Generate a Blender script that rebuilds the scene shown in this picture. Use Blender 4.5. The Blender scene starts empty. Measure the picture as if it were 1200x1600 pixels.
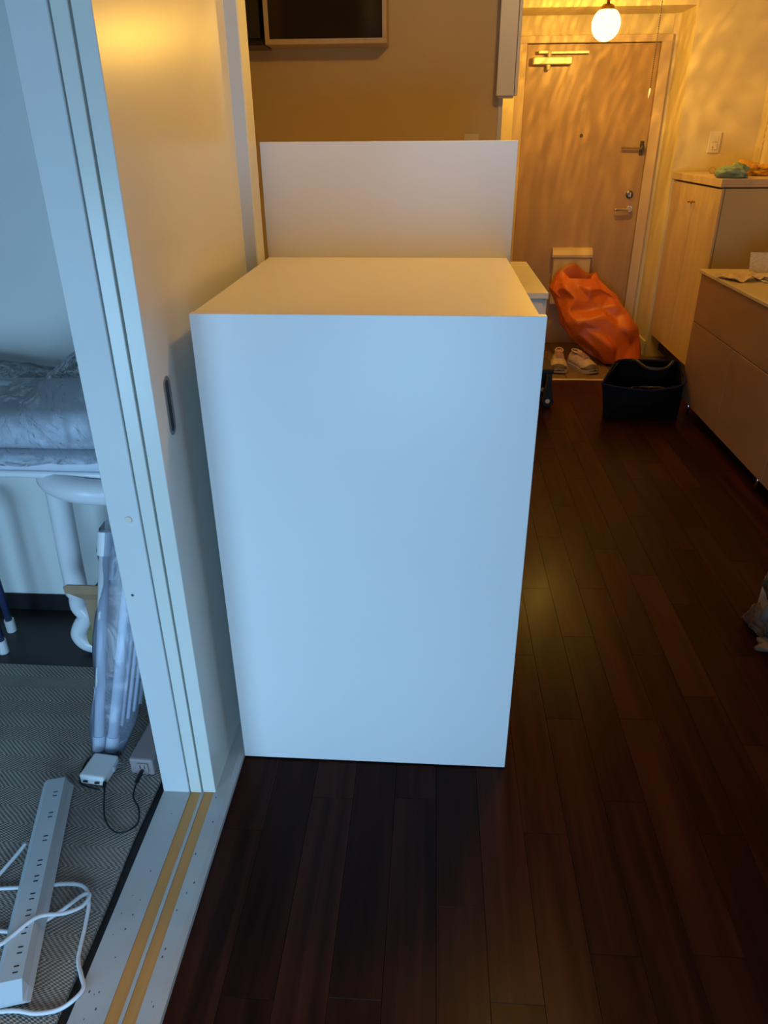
import bpy, bmesh, math, random
from mathutils import Vector, Matrix, noise

random.seed(4)
scene = bpy.context.scene
col = scene.collection

# ------------------------------------------------------------------ camera
cam_d = bpy.data.cameras.new('camera')
cam = bpy.data.objects.new('camera', cam_d)
col.objects.link(cam)
R = ((0.9978861845, 0.0239036018, -0.0604299652),
     (0.0646663817, -0.4573393503, 0.8869379785),
     (-0.0064359887, -0.8889709425, -0.4579183787))
M = Matrix(((R[0][0], -R[0][1], -R[0][2], 0.0),
            (R[1][0], -R[1][1], -R[1][2], 0.0),
            (R[2][0], -R[2][1], -R[2][2], 1.4),
            (0, 0, 0, 1)))
cam.matrix_world = M
cam_d.sensor_fit = 'HORIZONTAL'
cam_d.sensor_width = 36.0
cam_d.lens = 36.0 * 1138.394 / 1200.0
cam_d.clip_start = 0.02
cam_d.clip_end = 60
scene.camera = cam

# ------------------------------------------------------------------ world, daylight
SKY = (0.345, 0.655, 1.0)
SKY_STRENGTH = 15.0
GROUND = (0.27, 0.51, 0.78)      # street and ground below the horizon, darker than the sky
w = bpy.data.worlds.new('world')
scene.world = w
w.use_nodes = True
bg = w.node_tree.nodes['Background']
wn_ = w.node_tree.nodes
wtc = wn_.new('ShaderNodeTexCoord')
wsp = wn_.new('ShaderNodeSeparateXYZ')
wmr = wn_.new('ShaderNodeMapRange')
wmr.inputs['From Min'].default_value = -0.06
wmr.inputs['From Max'].default_value = 0.06
wmx = wn_.new('ShaderNodeMixRGB')
wmx.inputs[1].default_value = (*GROUND, 1)
wmx.inputs[2].default_value = (*SKY, 1)
w.node_tree.links.new(wtc.outputs['Generated'], wsp.inputs[0])
w.node_tree.links.new(wsp.outputs['Z'], wmr.inputs['Value'])
w.node_tree.links.new(wmr.outputs['Result'], wmx.inputs[0])
w.node_tree.links.new(wmx.outputs[0], bg.inputs['Color'])
bg.inputs['Strength'].default_value = SKY_STRENGTH

# window openings in the wall behind the camera: (x0, x1, z0, z1)
WIN_Y = -0.80
WINDOWS = [(-2.05, -1.20, 0.10, 1.18), (-0.46, 0.42, 0.10, 1.18)]
for (x0, x1, z0, z1) in WINDOWS:
    ld = bpy.data.lights.new('daylight_portal', 'AREA')
    ld.shape = 'RECTANGLE'
    ld.size = x1 - x0
    ld.size_y = z1 - z0
    ld.cycles.is_portal = True
    lo = bpy.data.objects.new('daylight_portal', ld)
    lo.location = ((x0 + x1) / 2, WIN_Y + 0.02, (z0 + z1) / 2)
    lo.rotation_euler = (math.radians(90), 0, 0)     # area lights shine along local -Z: into the room (+Y)
    col.objects.link(lo)

PENDANT_POWER = 96.0
CEILING_POWER = 27.0
WARM = (1.0, 0.54, 0.075)

vs = scene.view_settings
vs.view_transform = 'Standard'
vs.look = 'None'
vs.exposure = 0.0
vs.gamma = 1.0
vs.use_curve_mapping = False


# ------------------------------------------------------------------ helpers
def tag(o, label=None, cat=None, group=None, kind=None):
    if label: o['label'] = label
    if cat: o['category'] = cat
    if group: o['group'] = group
    if kind: o['kind'] = kind
    return o


def wloc(o):
    v = Vector((0, 0, 0))
    while o is not None:
        v += o.location
        o = o.parent
    return v


def thing(name, label, cat, loc=(0, 0, 0), group=None, kind=None):
    o = bpy.data.objects.new(name, None)
    o.empty_display_size = 0.05
    o.location = loc
    col.objects.link(o)
    return tag(o, label, cat, group, kind)


def obj(name, bm, mat, parent=None, origin=None, smooth=False, mods=None):
    """link the bmesh (built in world coordinates) as one mesh object"""
    base = wloc(parent) if parent is not None else Vector((0, 0, 0))
    org = Vector(origin) if origin is not None else (base if parent is not None else Vector((0, 0, 0)))
    bmesh.ops.translate(bm, verts=bm.verts, vec=-org)
    bmesh.ops.recalc_face_normals(bm, faces=bm.faces)
    me = bpy.data.meshes.new(name)
    bm.to_mesh(me)
    bm.free()
    if smooth:
        for p in me.polygons: p.use_smooth = True
    if mat is not None: me.materials.append(mat)
    o = bpy.data.objects.new(name, me)
    o.location = org - base
    o.parent = parent
    col.objects.link(o)
    return o


def NB():
    return bmesh.new()


def box(bm, x0, x1, y0, y1, z0, z1, bev=0.0, seg=1, rz=0.0, mat=None):
    g = bmesh.ops.create_cube(bm, size=1.0)
    vs_ = g['verts']
    m = Matrix.Translation(((x0 + x1) / 2, (y0 + y1) / 2, (z0 + z1) / 2))
    if rz: m = m @ Matrix.Rotation(rz, 4, 'Z')
    m = m @ Matrix.Diagonal((x1 - x0, y1 - y0, z1 - z0, 1))
    if mat is not None: m = mat @ m
    bmesh.ops.transform(bm, matrix=m, verts=vs_)
    if bev > 0:
        ed = list({e for v in vs_ for e in v.link_edges})
        bmesh.ops.bevel(bm, geom=ed, offset=bev, segments=seg, affect='EDGES', profile=0.5)
    return bm


def B(*a, **k):
    return box(NB(), *a, **k)


def catmull(pts, n=8):
    P = [Vector(p) for p in pts]
    P = [2 * P[0] - P[1]] + P + [2 * P[-1] - P[-2]]
    out = []
    for i in range(1, len(P) - 2):
        p0, p1, p2, p3 = P[i - 1:i + 3]
        for k in range(n):
            t = k / n
            out.append(0.5 * ((2 * p1) + (-p0 + p2) * t + (2 * p0 - 5 * p1 + 4 * p2 - p3) * t * t
                              + (-p0 + 3 * p1 - 3 * p2 + p3) * t ** 3))
    out.append(P[-2])
    return out


def tube(bm, pts, r, seg=10, closed=False, cap=True):
    pts = [Vector(p) for p in pts]
    n = len(pts)
    rr = r if isinstance(r, (list, tuple)) else [r] * n
    up = None
    rings = []
    for i in range(n):
        if closed: d = pts[(i + 1) % n] - pts[(i - 1) % n]
        else: d = pts[min(i + 1, n - 1)] - pts[max(i - 1, 0)]
        d.normalize()
        if up is None:
            up = Vector((0, 0, 1)) if abs(d.z) < 0.9 else Vector((1, 0, 0))
        s = d.cross(up); s.normalize()
        up = s.cross(d); up.normalize()
        rings.append([bm.verts.new(pts[i] + (s * math.cos(2 * math.pi * k / seg) + up * math.sin(2 * math.pi * k / seg)) * rr[i])
                      for k in range(seg)])
    m = n if closed else n - 1
    for i in range(m):
        a, b = rings[i], rings[(i + 1) % n]
        for k in range(seg):
            bm.faces.new((a[k], a[(k + 1) % seg], b[(k + 1) % seg], b[k]))
    if cap and not closed:
        bm.faces.new(rings[0]); bm.faces.new(rings[-1])
    return bm


def lathe(bm, prof, seg=24, mat=None, axis=None):
    """profile [(r, z)] about Z; mat places it"""
    mat = mat or Matrix.Identity(4)
    rings = []
    for (r, z) in prof:
        if r < 1e-6: rings.append([bm.verts.new(mat @ Vector((0, 0, z)))])
        else: rings.append([bm.verts.new(mat @ Vector((r * math.cos(2 * math.pi * k / seg), r * math.sin(2 * math.pi * k / seg), z)))
                            for k in range(seg)])
    for a, b in zip(rings[:-1], rings[1:]):
        if len(a) == 1 and len(b) == 1: continue
        for k in range(seg):
            k2 = (k + 1) % seg
            if len(a) == 1: bm.faces.new((a[0], b[k], b[k2]))
            elif len(b) == 1: bm.faces.new((a[k], a[k2], b[0]))
            else: bm.faces.new((a[k], a[k2], b[k2], b[k]))
    return bm


def T(x, y, z, rx=0, ry=0, rz=0):
    return Matrix.Translation((x, y, z)) @ Matrix.Rotation(rz, 4, 'Z') @ Matrix.Rotation(ry, 4, 'Y') @ Matrix.Rotation(rx, 4, 'X')


def prism(bm, prof, axis, a, b, mat=None):
    """closed 2-D profile extruded from a to b. axis 'Y': (x,z); 'X': (y,z); 'Z': (x,y)"""
    def P(u, v, t):
        if axis == 'Y': q = Vector((u, t, v))
        elif axis == 'X': q = Vector((t, u, v))
        else: q = Vector((u, v, t))
        return mat @ q if mat is not None else q
    A = [bm.verts.new(P(u, v, a)) for u, v in prof]
    C = [bm.verts.new(P(u, v, b)) for u, v in prof]
    n = len(prof)
    for i in range(n):
        bm.faces.new((A[i], A[(i + 1) % n], C[(i + 1) % n], C[i]))
    bm.faces.new(A); bm.faces.new(C)
    return bm


def loft(bm, rings, cap0=True, cap1=True):
    R_ = [[bm.verts.new(p) for p in r] for r in rings]
    n = len(rings[0])
    for a, b in zip(R_[:-1], R_[1:]):
        for k in range(n):
            bm.faces.new((a[k], a[(k + 1) % n], b[(k + 1) % n], b[k]))
    if cap0: bm.faces.new(R_[0])
    if cap1: bm.faces.new(R_[-1])
    return bm


def stadium(cx, cy, hw, hh, seg=8):
    """2-D pill outline, tall: half width hw, half height hh"""
    pts = []
    for k in range(seg + 1):
        a = math.pi * k / seg
        pts.append((cx + hw * math.cos(a), cy + (hh - hw) + hw * math.sin(a)))
    for k in range(seg + 1):
        a = math.pi + math.pi * k / seg
        pts.append((cx + hw * math.cos(a), cy - (hh - hw) + hw * math.sin(a)))
    return pts


def rect2(cx, cy, hw, hh, r=0.0, seg=4):
    if r <= 0: return [(cx - hw, cy - hh), (cx + hw, cy - hh), (cx + hw, cy + hh), (cx - hw, cy + hh)]
    pts = []
    for (sx, sy, a0) in ((1, 1, 0), (-1, 1, 90), (-1, -1, 180), (1, -1, 270)):
        for k in range(seg + 1):
            a = math.radians(a0 + 90 * k / seg)
            pts.append((cx + sx * (hw - r) + r * math.cos(a), cy + sy * (hh - r) + r * math.sin(a)))
    return pts


# ------------------------------------------------------------------ materials
def new_mat(name):
    m = bpy.data.materials.new(name)
    m.use_nodes = True
    nt = m.node_tree
    return m, nt, nt.nodes['Principled BSDF']


def plain(name, colr, rough=0.5, var=0.06, scale=6.0, metal=0.0, spec=0.5, bump=0.0, bscale=80.0, coat=0.0):
    m, nt, p = new_mat(name)
    tc = nt.nodes.new('ShaderNodeTexCoord')
    n = nt.nodes.new('ShaderNodeTexNoise')
    n.inputs['Scale'].default_value = scale
    n.inputs['Detail'].default_value = 4
    nt.links.new(tc.outputs['Object'], n.inputs['Vector'])
    r = nt.nodes.new('ShaderNodeValToRGB')
    r.color_ramp.elements[0].position = 0.3
    r.color_ramp.elements[1].position = 0.7
    r.color_ramp.elements[0].color = (*[c * (1 - var) for c in colr], 1)
    r.color_ramp.elements[1].color = (*[min(1, c * (1 + var)) for c in colr], 1)
    nt.links.new(n.outputs['Fac'], r.inputs['Fac'])
    nt.links.new(r.outputs['Color'], p.inputs['Base Color'])
    p.inputs['Roughness'].default_value = rough
    p.inputs['Metallic'].default_value = metal
    p.inputs['Specular IOR Level'].default_value = spec
    p.inputs['Coat Weight'].default_value = coat
    if bump > 0:
        n2 = nt.nodes.new('ShaderNodeTexNoise')
        n2.inputs['Scale'].default_value = bscale
        nt.links.new(tc.outputs['Object'], n2.inputs['Vector'])
        b = nt.nodes.new('ShaderNodeBump')
        b.inputs['Strength'].default_value = bump
        b.inputs['Distance'].default_value = 0.002
        nt.links.new(n2.outputs['Fac'], b.inputs['Height'])
        nt.links.new(b.outputs['Normal'], p.inputs['Normal'])
    return m


def wood(name, c0, c1, rough=0.4, stretch=(30, 1.2, 30), spec=0.5, objvar=0.0, bump=0.0, coat=0.0):
    m, nt, p = new_mat(name)
    tc = nt.nodes.new('ShaderNodeTexCoord')
    mp = nt.nodes.new('ShaderNodeMapping')
    mp.inputs['Scale'].default_value = stretch
    nt.links.new(tc.outputs['Object'], mp.inputs['Vector'])
    oi = nt.nodes.new('ShaderNodeObjectInfo')
    add = nt.nodes.new('ShaderNodeVectorMath'); add.operation = 'ADD'
    sc = nt.nodes.new('ShaderNodeMath'); sc.operation = 'MULTIPLY'
    sc.inputs[1].default_value = 37.0
    nt.links.new(oi.outputs['Random'], sc.inputs[0])
    nt.links.new(mp.outputs['Vector'], add.inputs[0])
    nt.links.new(sc.outputs[0], add.inputs[1])
    n = nt.nodes.new('ShaderNodeTexNoise')
    n.inputs['Scale'].default_value = 1.0
    n.inputs['Detail'].default_value = 6
    n.inputs['Distortion'].default_value = 0.6
    nt.links.new(add.outputs[0], n.inputs['Vector'])
    r = nt.nodes.new('ShaderNodeValToRGB')
    r.color_ramp.elements[0].position = 0.3
    r.color_ramp.elements[1].position = 0.72
    r.color_ramp.elements[0].color = (*c0, 1)
    r.color_ramp.elements[1].color = (*c1, 1)
    nt.links.new(n.outputs['Fac'], r.inputs['Fac'])
    outc = r.outputs['Color']
    if objvar > 0:
        hv = nt.nodes.new('ShaderNodeHueSaturation')
        mr = nt.nodes.new('ShaderNodeMapRange')
        mr.inputs['To Min'].default_value = 1 - objvar
        mr.inputs['To Max'].default_value = 1 + objvar
        nt.links.new(oi.outputs['Random'], mr.inputs['Value'])
        nt.links.new(mr.outputs['Result'], hv.inputs['Value'])
        nt.links.new(outc, hv.inputs['Color'])
        outc = hv.outputs['Color']
    nt.links.new(outc, p.inputs['Base Color'])
    p.inputs['Roughness'].default_value = rough
    p.inputs['Specular IOR Level'].default_value = spec
    p.inputs['Coat Weight'].default_value = coat
    if bump > 0:
        b = nt.nodes.new('ShaderNodeBump')
        b.inputs['Strength'].default_value = bump
        b.inputs['Distance'].default_value = 0.001
        nt.links.new(n.outputs['Fac'], b.inputs['Height'])
        nt.links.new(b.outputs['Normal'], p.inputs['Normal'])
    return m


def clear_film(name, tint=(0.93, 0.95, 0.97), haze=0.12, bscale=14.0, bstr=0.9, haze_col=(0.8, 0.84, 0.88), rough=0.12):
    """thin crinkled transparent plastic: transparent + a little milky diffuse + gloss"""
    m, nt, p = new_mat(name)
    nt.nodes.remove(p)
    out = nt.nodes['Material Output']
    tr = nt.nodes.new('ShaderNodeBsdfTransparent'); tr.inputs['Color'].default_value = (*tint, 1)
    df = nt.nodes.new('ShaderNodeBsdfDiffuse'); df.inputs['Color'].default_value = (*haze_col, 1)
    gl = nt.nodes.new('ShaderNodeBsdfGlossy'); gl.inputs['Roughness'].default_value = rough
    tc = nt.nodes.new('ShaderNodeTexCoord')
    n = nt.nodes.new('ShaderNodeTexNoise')
    n.inputs['Scale'].default_value = bscale
    n.inputs['Detail'].default_value = 5
    n.inputs['Distortion'].default_value = 1.5
    nt.links.new(tc.outputs['Object'], n.inputs['Vector'])
    b = nt.nodes.new('ShaderNodeBump')
    b.inputs['Strength'].default_value = bstr
    b.inputs['Distance'].default_value = 0.02
    nt.links.new(n.outputs['Fac'], b.inputs['Height'])
    nt.links.new(b.outputs['Normal'], gl.inputs['Normal'])
    fr = nt.nodes.new('ShaderNodeFresnel'); fr.inputs['IOR'].default_value = 1.45
    nt.links.new(b.outputs['Normal'], fr.inputs['Normal'])
    m1 = nt.nodes.new('ShaderNodeMixShader'); m1.inputs[0].default_value = haze
    nt.links.new(tr.outputs[0], m1.inputs[1]); nt.links.new(df.outputs[0], m1.inputs[2])
    m2 = nt.nodes.new('ShaderNodeMixShader')
    nt.links.new(fr.outputs[0], m2.inputs[0])
    nt.links.new(m1.outputs[0], m2.inputs[1]); nt.links.new(gl.outputs[0], m2.inputs[2])
    nt.links.new(m2.outputs[0], out.inputs['Surface'])
    return m


MT = {}
MT['wall'] = plain('wall_paint', (0.74, 0.73, 0.69), 0.75, 0.03, 3, bump=0.15, bscale=140)
MT['wall_side'] = plain('side_room_wall_paint', (0.70, 0.73, 0.71), 0.75, 0.03, 3, bump=0.15, bscale=140)
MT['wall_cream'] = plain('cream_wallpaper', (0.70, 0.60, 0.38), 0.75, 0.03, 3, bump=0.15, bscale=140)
MT['wall_grey'] = plain('bounce_damping_wall', (0.32, 0.28, 0.22), 0.75, 0.03, 3)  # for unseen walls, darkened to cut blue bounce light
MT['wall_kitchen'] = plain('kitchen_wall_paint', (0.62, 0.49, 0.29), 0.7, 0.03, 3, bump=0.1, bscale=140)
MT['ceiling'] = plain('ceiling_paint', (0.40, 0.31, 0.20), 0.8, 0.02, 3)  # unseen surface, coloured brown to filter blue out of the bounce
MT['base_black'] = plain('black_baseboard_paint', (0.012, 0.012, 0.014), 0.4, 0.1, 5)
MT['door_white'] = plain('white_door_laminate', (0.71, 0.73, 0.68), 0.27, 0.02, 4, spec=0.5)
MT['trim_white'] = plain('white_painted_wood', (0.64, 0.67, 0.67), 0.45, 0.03, 5)
MT['sill'] = plain('worn_white_sill_paint', (0.46, 0.46, 0.45), 0.5, 0.07, 9, bump=0.1)
MT['gold'] = wood('golden_groove_strip', (0.54, 0.245, 0.06), (0.62, 0.29, 0.08), 0.45, (60, 2, 60))
MT['cab_white'] = plain('white_melamine', (0.80, 0.80, 0.80), 0.35, 0.012, 3)
MT['cab_white_gap'] = plain('cabinet_core', (0.55, 0.53, 0.5), 0.6, 0.03, 5)
MT['plank'] = wood('dark_walnut_plank', (0.014, 0.0044, 0.0030), (0.042, 0.0115, 0.0068), 0.30, (34, 1.6, 34), 0.07, 0.32, bump=0.2)
MT['subfloor'] = plain('dark_subfloor', (0.006, 0.004, 0.003), 0.6)
MT['floor_left'] = wood('dark_brown_floor_sheet', (0.012, 0.009, 0.009), (0.022, 0.016, 0.015), 0.45, (3, 30, 30))
MT['genkan'] = plain('brown_entrance_tile', (0.17, 0.11, 0.075), 0.5, 0.12, 14, bump=0.2)
MT['alu'] = plain('brushed_aluminium', (0.62, 0.6, 0.58), 0.35, 0.05, 30, metal=0.9)
MT['pull_metal'] = plain('grey_pull_metal', (0.22, 0.23, 0.25), 0.4, 0.05, 20, metal=0.3)
MT['chrome'] = plain('chrome', (0.7, 0.69, 0.67), 0.15, 0.03, 10, metal=1.0)
MT['steel_dark'] = plain('dark_steel', (0.12, 0.12, 0.14), 0.3, 0.05, 10, metal=0.8)
MT['brass'] = plain('aged_brass', (0.55, 0.33, 0.10), 0.3, 0.1, 20, metal=1.0)
MT['closer'] = plain('champagne_metal', (0.62, 0.55, 0.42), 0.45, 0.05, 20, metal=0.35)
MT['entry_door'] = wood('entrance_door_veneer', (0.36, 0.23, 0.12), (0.45, 0.29, 0.15), 0.42, (10, 10, 0.8))
MT['entry_frame'] = wood('entrance_frame_veneer', (0.56, 0.43, 0.28), (0.64, 0.49, 0.33), 0.45, (10, 10, 0.8))
MT['mailbox'] = plain('beige_mailbox_enamel', (0.55, 0.42, 0.27), 0.4, 0.04, 6)
MT['shoe_cab'] = wood('pale_oak_laminate', (0.50, 0.37, 0.23), (0.60, 0.46, 0.30), 0.4, (14, 14, 1.0))
MT['shoe_cab_side'] = plain('pale_laminate_side', (0.52, 0.41, 0.22), 0.5, 0.03, 4)
MT['sideboard'] = wood('taupe_laminate', (0.26, 0.15, 0.085), (0.32, 0.185, 0.105), 0.42, (6, 2, 6))
MT['sideboard_top'] = plain('cream_counter_laminate', (0.55, 0.46, 0.30), 0.4, 0.03, 5)
MT['dark_gap'] = plain('dark_gap', (0.02, 0.012, 0.01), 0.7)  # near-black standing in for the shade inside gaps and recesses
MT['glass_dark'] = plain('smoked_glass', (0.012, 0.008, 0.006), 0.12, 0.02, 2)
MT['frame_wood'] = wood('light_oak_frame', (0.55, 0.42, 0.24), (0.63, 0.49, 0.29), 0.45, (20, 20, 2))
MT['black_gloss'] = plain('black_gloss_metal', (0.008, 0.008, 0.009), 0.18, 0.03, 4, coat=0.3)
MT['plastic_white'] = plain('white_plastic', (0.76, 0.77, 0.78), 0.35, 0.02, 8)
MT['plastic_white2'] = plain('white_tap_plastic', (0.48, 0.53, 0.56), 0.42, 0.02, 8)
MT['plastic_ivory'] = plain('ivory_plastic', (0.72, 0.66, 0.54), 0.4, 0.03, 8)
MT['slot_dark'] = plain('slot_black', (0.015, 0.015, 0.018), 0.6)
MT['tap_mauve'] = plain('mauve_grey_plastic', (0.30, 0.25, 0.25), 0.5, 0.04, 8)
MT['rubber_black'] = plain('black_cable_rubber', (0.008, 0.008, 0.01), 0.45, 0.05, 10)
MT['cable_white'] = plain('white_cable_vinyl', (0.72, 0.74, 0.78), 0.4, 0.03, 10)
MT['tube_white'] = plain('white_enamel_tube', (0.72, 0.74, 0.77), 0.3, 0.02, 8)
MT['chair_white'] = plain('white_vinyl_upholstery', (0.62, 0.66, 0.74), 0.4, 0.05, 9, bump=0.25, bscale=30)
MT['navy'] = plain('navy_enamel_tube', (0.035, 0.05, 0.13), 0.35, 0.05, 8)
MT['cardboard'] = plain('brown_cardboard', (0.32, 0.21, 0.12), 0.8, 0.08, 20)
MT['tape_olive'] = plain('olive_tape_roll', (0.24, 0.23, 0.10), 0.5, 0.05, 20)
MT['orange'] = plain('orange_bag_film', (0.60, 0.125, 0.016), 0.42, 0.08, 7, bump=0.3, bscale=25)
MT['orange_shade'] = plain('orange_bag_inner_shade', (0.42, 0.085, 0.014), 0.5, 0.1, 7)  # darker copy of the film colour: shade of the mouth painted in
MT['tote'] = plain('black_nylon_tote', (0.003, 0.003, 0.004), 0.6, 0.1, 10, spec=0.08)
MT['tote_trim'] = plain('navy_tote_trim', (0.008, 0.009, 0.035), 0.6, 0.1, 10, spec=0.1)
MT['shoe_up'] = plain('beige_mesh_upper', (0.50, 0.37, 0.28), 0.8, 0.15, 40, bump=0.4, bscale=200)
MT['shoe_gray'] = plain('grey_toe_rubber', (0.075, 0.055, 0.06), 0.6, 0.1, 20)
MT['shoe_sole'] = plain('pale_foam_sole', (0.55, 0.45, 0.36), 0.7, 0.05, 20)
MT['shoe_lace'] = plain('pink_beige_lace', (0.48, 0.28, 0.21), 0.8, 0.1, 60)
MT['cloth_teal'] = plain('teal_cloth', (0.24, 0.36, 0.27), 0.9, 0.15, 30, bump=0.4, bscale=150)
MT['cloth_mustard'] = plain('mustard_cloth', (0.62, 0.33, 0.05), 0.9, 0.15, 30, bump=0.4, bscale=150)
MT['film'] = clear_film('clear_plastic_wrap', haze=0.10, bscale=20.0, bstr=1.4, rough=0.07)
MT['film_bag'] = clear_film('clear_plastic_sleeve', (0.86, 0.89, 0.96), 0.22, 6.0, 0.25, (0.40, 0.46, 0.62), 0.2)
MT['window_glass'] = clear_film('window_glass', (0.98, 0.98, 0.98), 0.0, 1.0, 0.0)


def paper_mat(name, base, ink, scale, thresh=0.55):
    m, nt, p = new_mat(name)
    tc = nt.nodes.new('ShaderNodeTexCoord')
    br = nt.nodes.new('ShaderNodeTexBrick')
    br.inputs['Scale'].default_value = scale
    br.inputs['Color1'].default_value = (*base, 1)
    br.inputs['Color2'].default_value = (*ink, 1)
    br.inputs['Mortar'].default_value = (*base, 1)
    br.inputs['Mortar Size'].default_value = 0.05
    br.inputs['Bias'].default_value = -0.55
    nt.links.new(tc.outputs['Object'], br.inputs['Vector'])
    nt.links.new(br.outputs['Color'], p.inputs['Base Color'])
    p.inputs['Roughness'].default_value = 0.55
    return m


MT['paper'] = paper_mat('printed_white_paper', (0.66, 0.60, 0.50), (0.20, 0.14, 0.10), 60)
MT['paper_pink'] = paper_mat('printed_pinkish_paper', (0.58, 0.42, 0.32), (0.36, 0.16, 0.10), 45)
MT['paper_blue'] = plain('booklet_cover_blue', (0.14, 0.16, 0.26), 0.4, 0.2, 60)


def rug_mat():
    m, nt, p = new_mat('grey_herringbone_weave')
    L = nt.links
    tc = nt.nodes.new('ShaderNodeTexCoord')
    sp = nt.nodes.new('ShaderNodeSeparateXYZ')
    L.new(tc.outputs['Object'], sp.inputs[0])

    def mth(op, a, b=None, c=None):
        n = nt.nodes.new('ShaderNodeMath'); n.operation = op
        for i, v in enumerate((a, b, c)):
            if v is None: continue
            if isinstance(v, (int, float)): n.inputs[i].default_value = v
            else: L.new(v, n.inputs[i])
        return n.outputs[0]
    ns = nt.nodes.new('ShaderNodeTexNoise'); ns.inputs['Scale'].default_value = 22
    L.new(tc.outputs['Object'], ns.inputs['Vector'])
    wob = mth('MULTIPLY', mth('SUBTRACT', ns.outputs['Fac'], 0.5), 0.006)
    x = mth('ADD', sp.outputs['X'], wob)
    y = mth('ADD', sp.outputs['Y'], 5.0)
    t = mth('PINGPONG', y, 0.050)
    ph = mth('DIVIDE', mth('ADD', x, mth('MULTIPLY', t, 1.25)), 0.0125)
    rib = mth('SINE', mth('MULTIPLY', ph, 6.28318))
    ph2 = mth('DIVIDE', mth('SUBTRACT', mth('MULTIPLY', t, 1.25), mth('MULTIPLY', x, 0.6)), 0.0060)
    th = mth('SINE', mth('MULTIPLY', ph2, 6.28318))
    h = mth('ADD', mth('MULTIPLY', rib, 0.42), mth('MULTIPLY', th, 0.3))
    f = mth('ADD', mth('MULTIPLY', h, 0.6), 0.5)
    n2 = nt.nodes.new('ShaderNodeTexNoise'); n2.inputs['Scale'].default_value = 5
    L.new(tc.outputs['Object'], n2.inputs['Vector'])
    r = nt.nodes.new('ShaderNodeValToRGB')
    r.color_ramp.elements[0].color = (0.15, 0.13, 0.11, 1)
    r.color_ramp.elements[1].color = (0.68, 0.61, 0.53, 1)
    L.new(f, r.inputs['Fac'])
    mx = nt.nodes.new('ShaderNodeMixRGB'); mx.blend_type = 'MULTIPLY'
    mx.inputs[0].default_value = 0.5
    L.new(r.outputs['Color'], mx.inputs[1]); L.new(n2.outputs['Fac'], mx.inputs[2])
    L.new(mx.outputs[0], p.inputs['Base Color'])
    p.inputs['Roughness'].default_value = 0.95
    p.inputs['Specular IOR Level'].default_value = 0.1
    b = nt.nodes.new('ShaderNodeBump'); b.inputs['Strength'].default_value = 0.8
    b.inputs['Distance'].default_value = 0.003
    L.new(h, b.inputs['Height']); L.new(b.outputs['Normal'], p.inputs['Normal'])
    return m


MT['rug'] = rug_mat()


def globe_mat():
    """clear hand-blown lamp glass with vertical streaks: its streaks tint the light that passes"""
    m, nt, p = new_mat('streaked_lamp_glass')
    L = nt.links
    nt.nodes.remove(p)
    out = nt.nodes['Material Output']
    tc = nt.nodes.new('ShaderNodeTexCoord')
    sp = nt.nodes.new('ShaderNodeSeparateXYZ')
    L.new(tc.outputs['Object'], sp.inputs[0])

    def mth(op, a, b=None):
        n = nt.nodes.new('ShaderNodeMath'); n.operation = op
        for i, v in enumerate((a, b)):
            if v is None: continue
            if isinstance(v, (int, float)): n.inputs[i].default_value = v
            else: L.new(v, n.inputs[i])
        return n.outputs[0]
    az = mth('ARCTAN2', sp.outputs['X'], sp.outputs['Y'])
    zz = mth('MULTIPLY', sp.outputs['Z'], 1 / 0.078)
    # streaks lean as they run down the glass
    u = mth('MULTIPLY', mth('ADD', az, mth('MULTIPLY', zz, -0.30)), 17.0)
    cb = nt.nodes.new('ShaderNodeCombineXYZ')
    L.new(u, cb.inputs[0]); L.new(mth('MULTIPLY', zz, 1.5), cb.inputs[1])
    n = nt.nodes.new('ShaderNodeTexNoise')
    n.inputs['Scale'].default_value = 1.6
    n.inputs['Detail'].default_value = 3.0
    n.inputs['Roughness'].default_value = 0.55
    n.inputs['Distortion'].default_value = 0.35
    L.new(cb.outputs[0], n.inputs['Vector'])
    r = nt.nodes.new('ShaderNodeValToRGB')
    e = r.color_ramp.elements
    e[0].position = 0.30; e[0].color = (0.5, 0.5, 0.5, 1)
    e[1].position = 0.72; e[1].color = (0.6, 0.6, 0.6, 1)
    for pos, val in ((0.40, 0.24), (0.455, 0.30), (0.50, 1.0), (0.545, 0.30), (0.60, 0.22)):
        k = e.new(pos); k.color = (val, val, val, 1)
    L.new(n.outputs['Fac'], r.inputs['Fac'])
    tr = nt.nodes.new('ShaderNodeBsdfTransparent')
    L.new(r.outputs['Color'], tr.inputs['Color'])
    em = nt.nodes.new('ShaderNodeEmission')
    em.inputs['Color'].default_value = (1.0, 0.80, 0.34, 1)
    em.inputs['Strength'].default_value = 7.0
    mx = nt.nodes.new('ShaderNodeMixShader'); mx.inputs[0].default_value = 0.3
    L.new(tr.outputs[0], mx.inputs[1]); L.new(em.outputs[0], mx.inputs[2])
    L.new(mx.outputs[0], out.inputs['Surface'])
    return m


MT['globe'] = globe_mat()


def emit_mat(name, colr, s):
    m, nt, p = new_mat(name)
    p.inputs['Base Color'].default_value = (0.8, 0.75, 0.6, 1)
    p.inputs['Emission Color'].default_value = (*colr, 1)
    p.inputs['Emission Strength'].default_value = s
    return m


# =================================================================== SETTING
def struct(name, bm, mat, label, cat, parent=None, **k):
    o = obj(name, bm, mat, parent, **k)
    if parent is None: tag(o, label, cat, kind='structure')
    return o


XR = 2.06          # right wall
ZC = 2.42          # ceiling
X_SILL0, X_SILL1 = -0.612, -0.450

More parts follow.
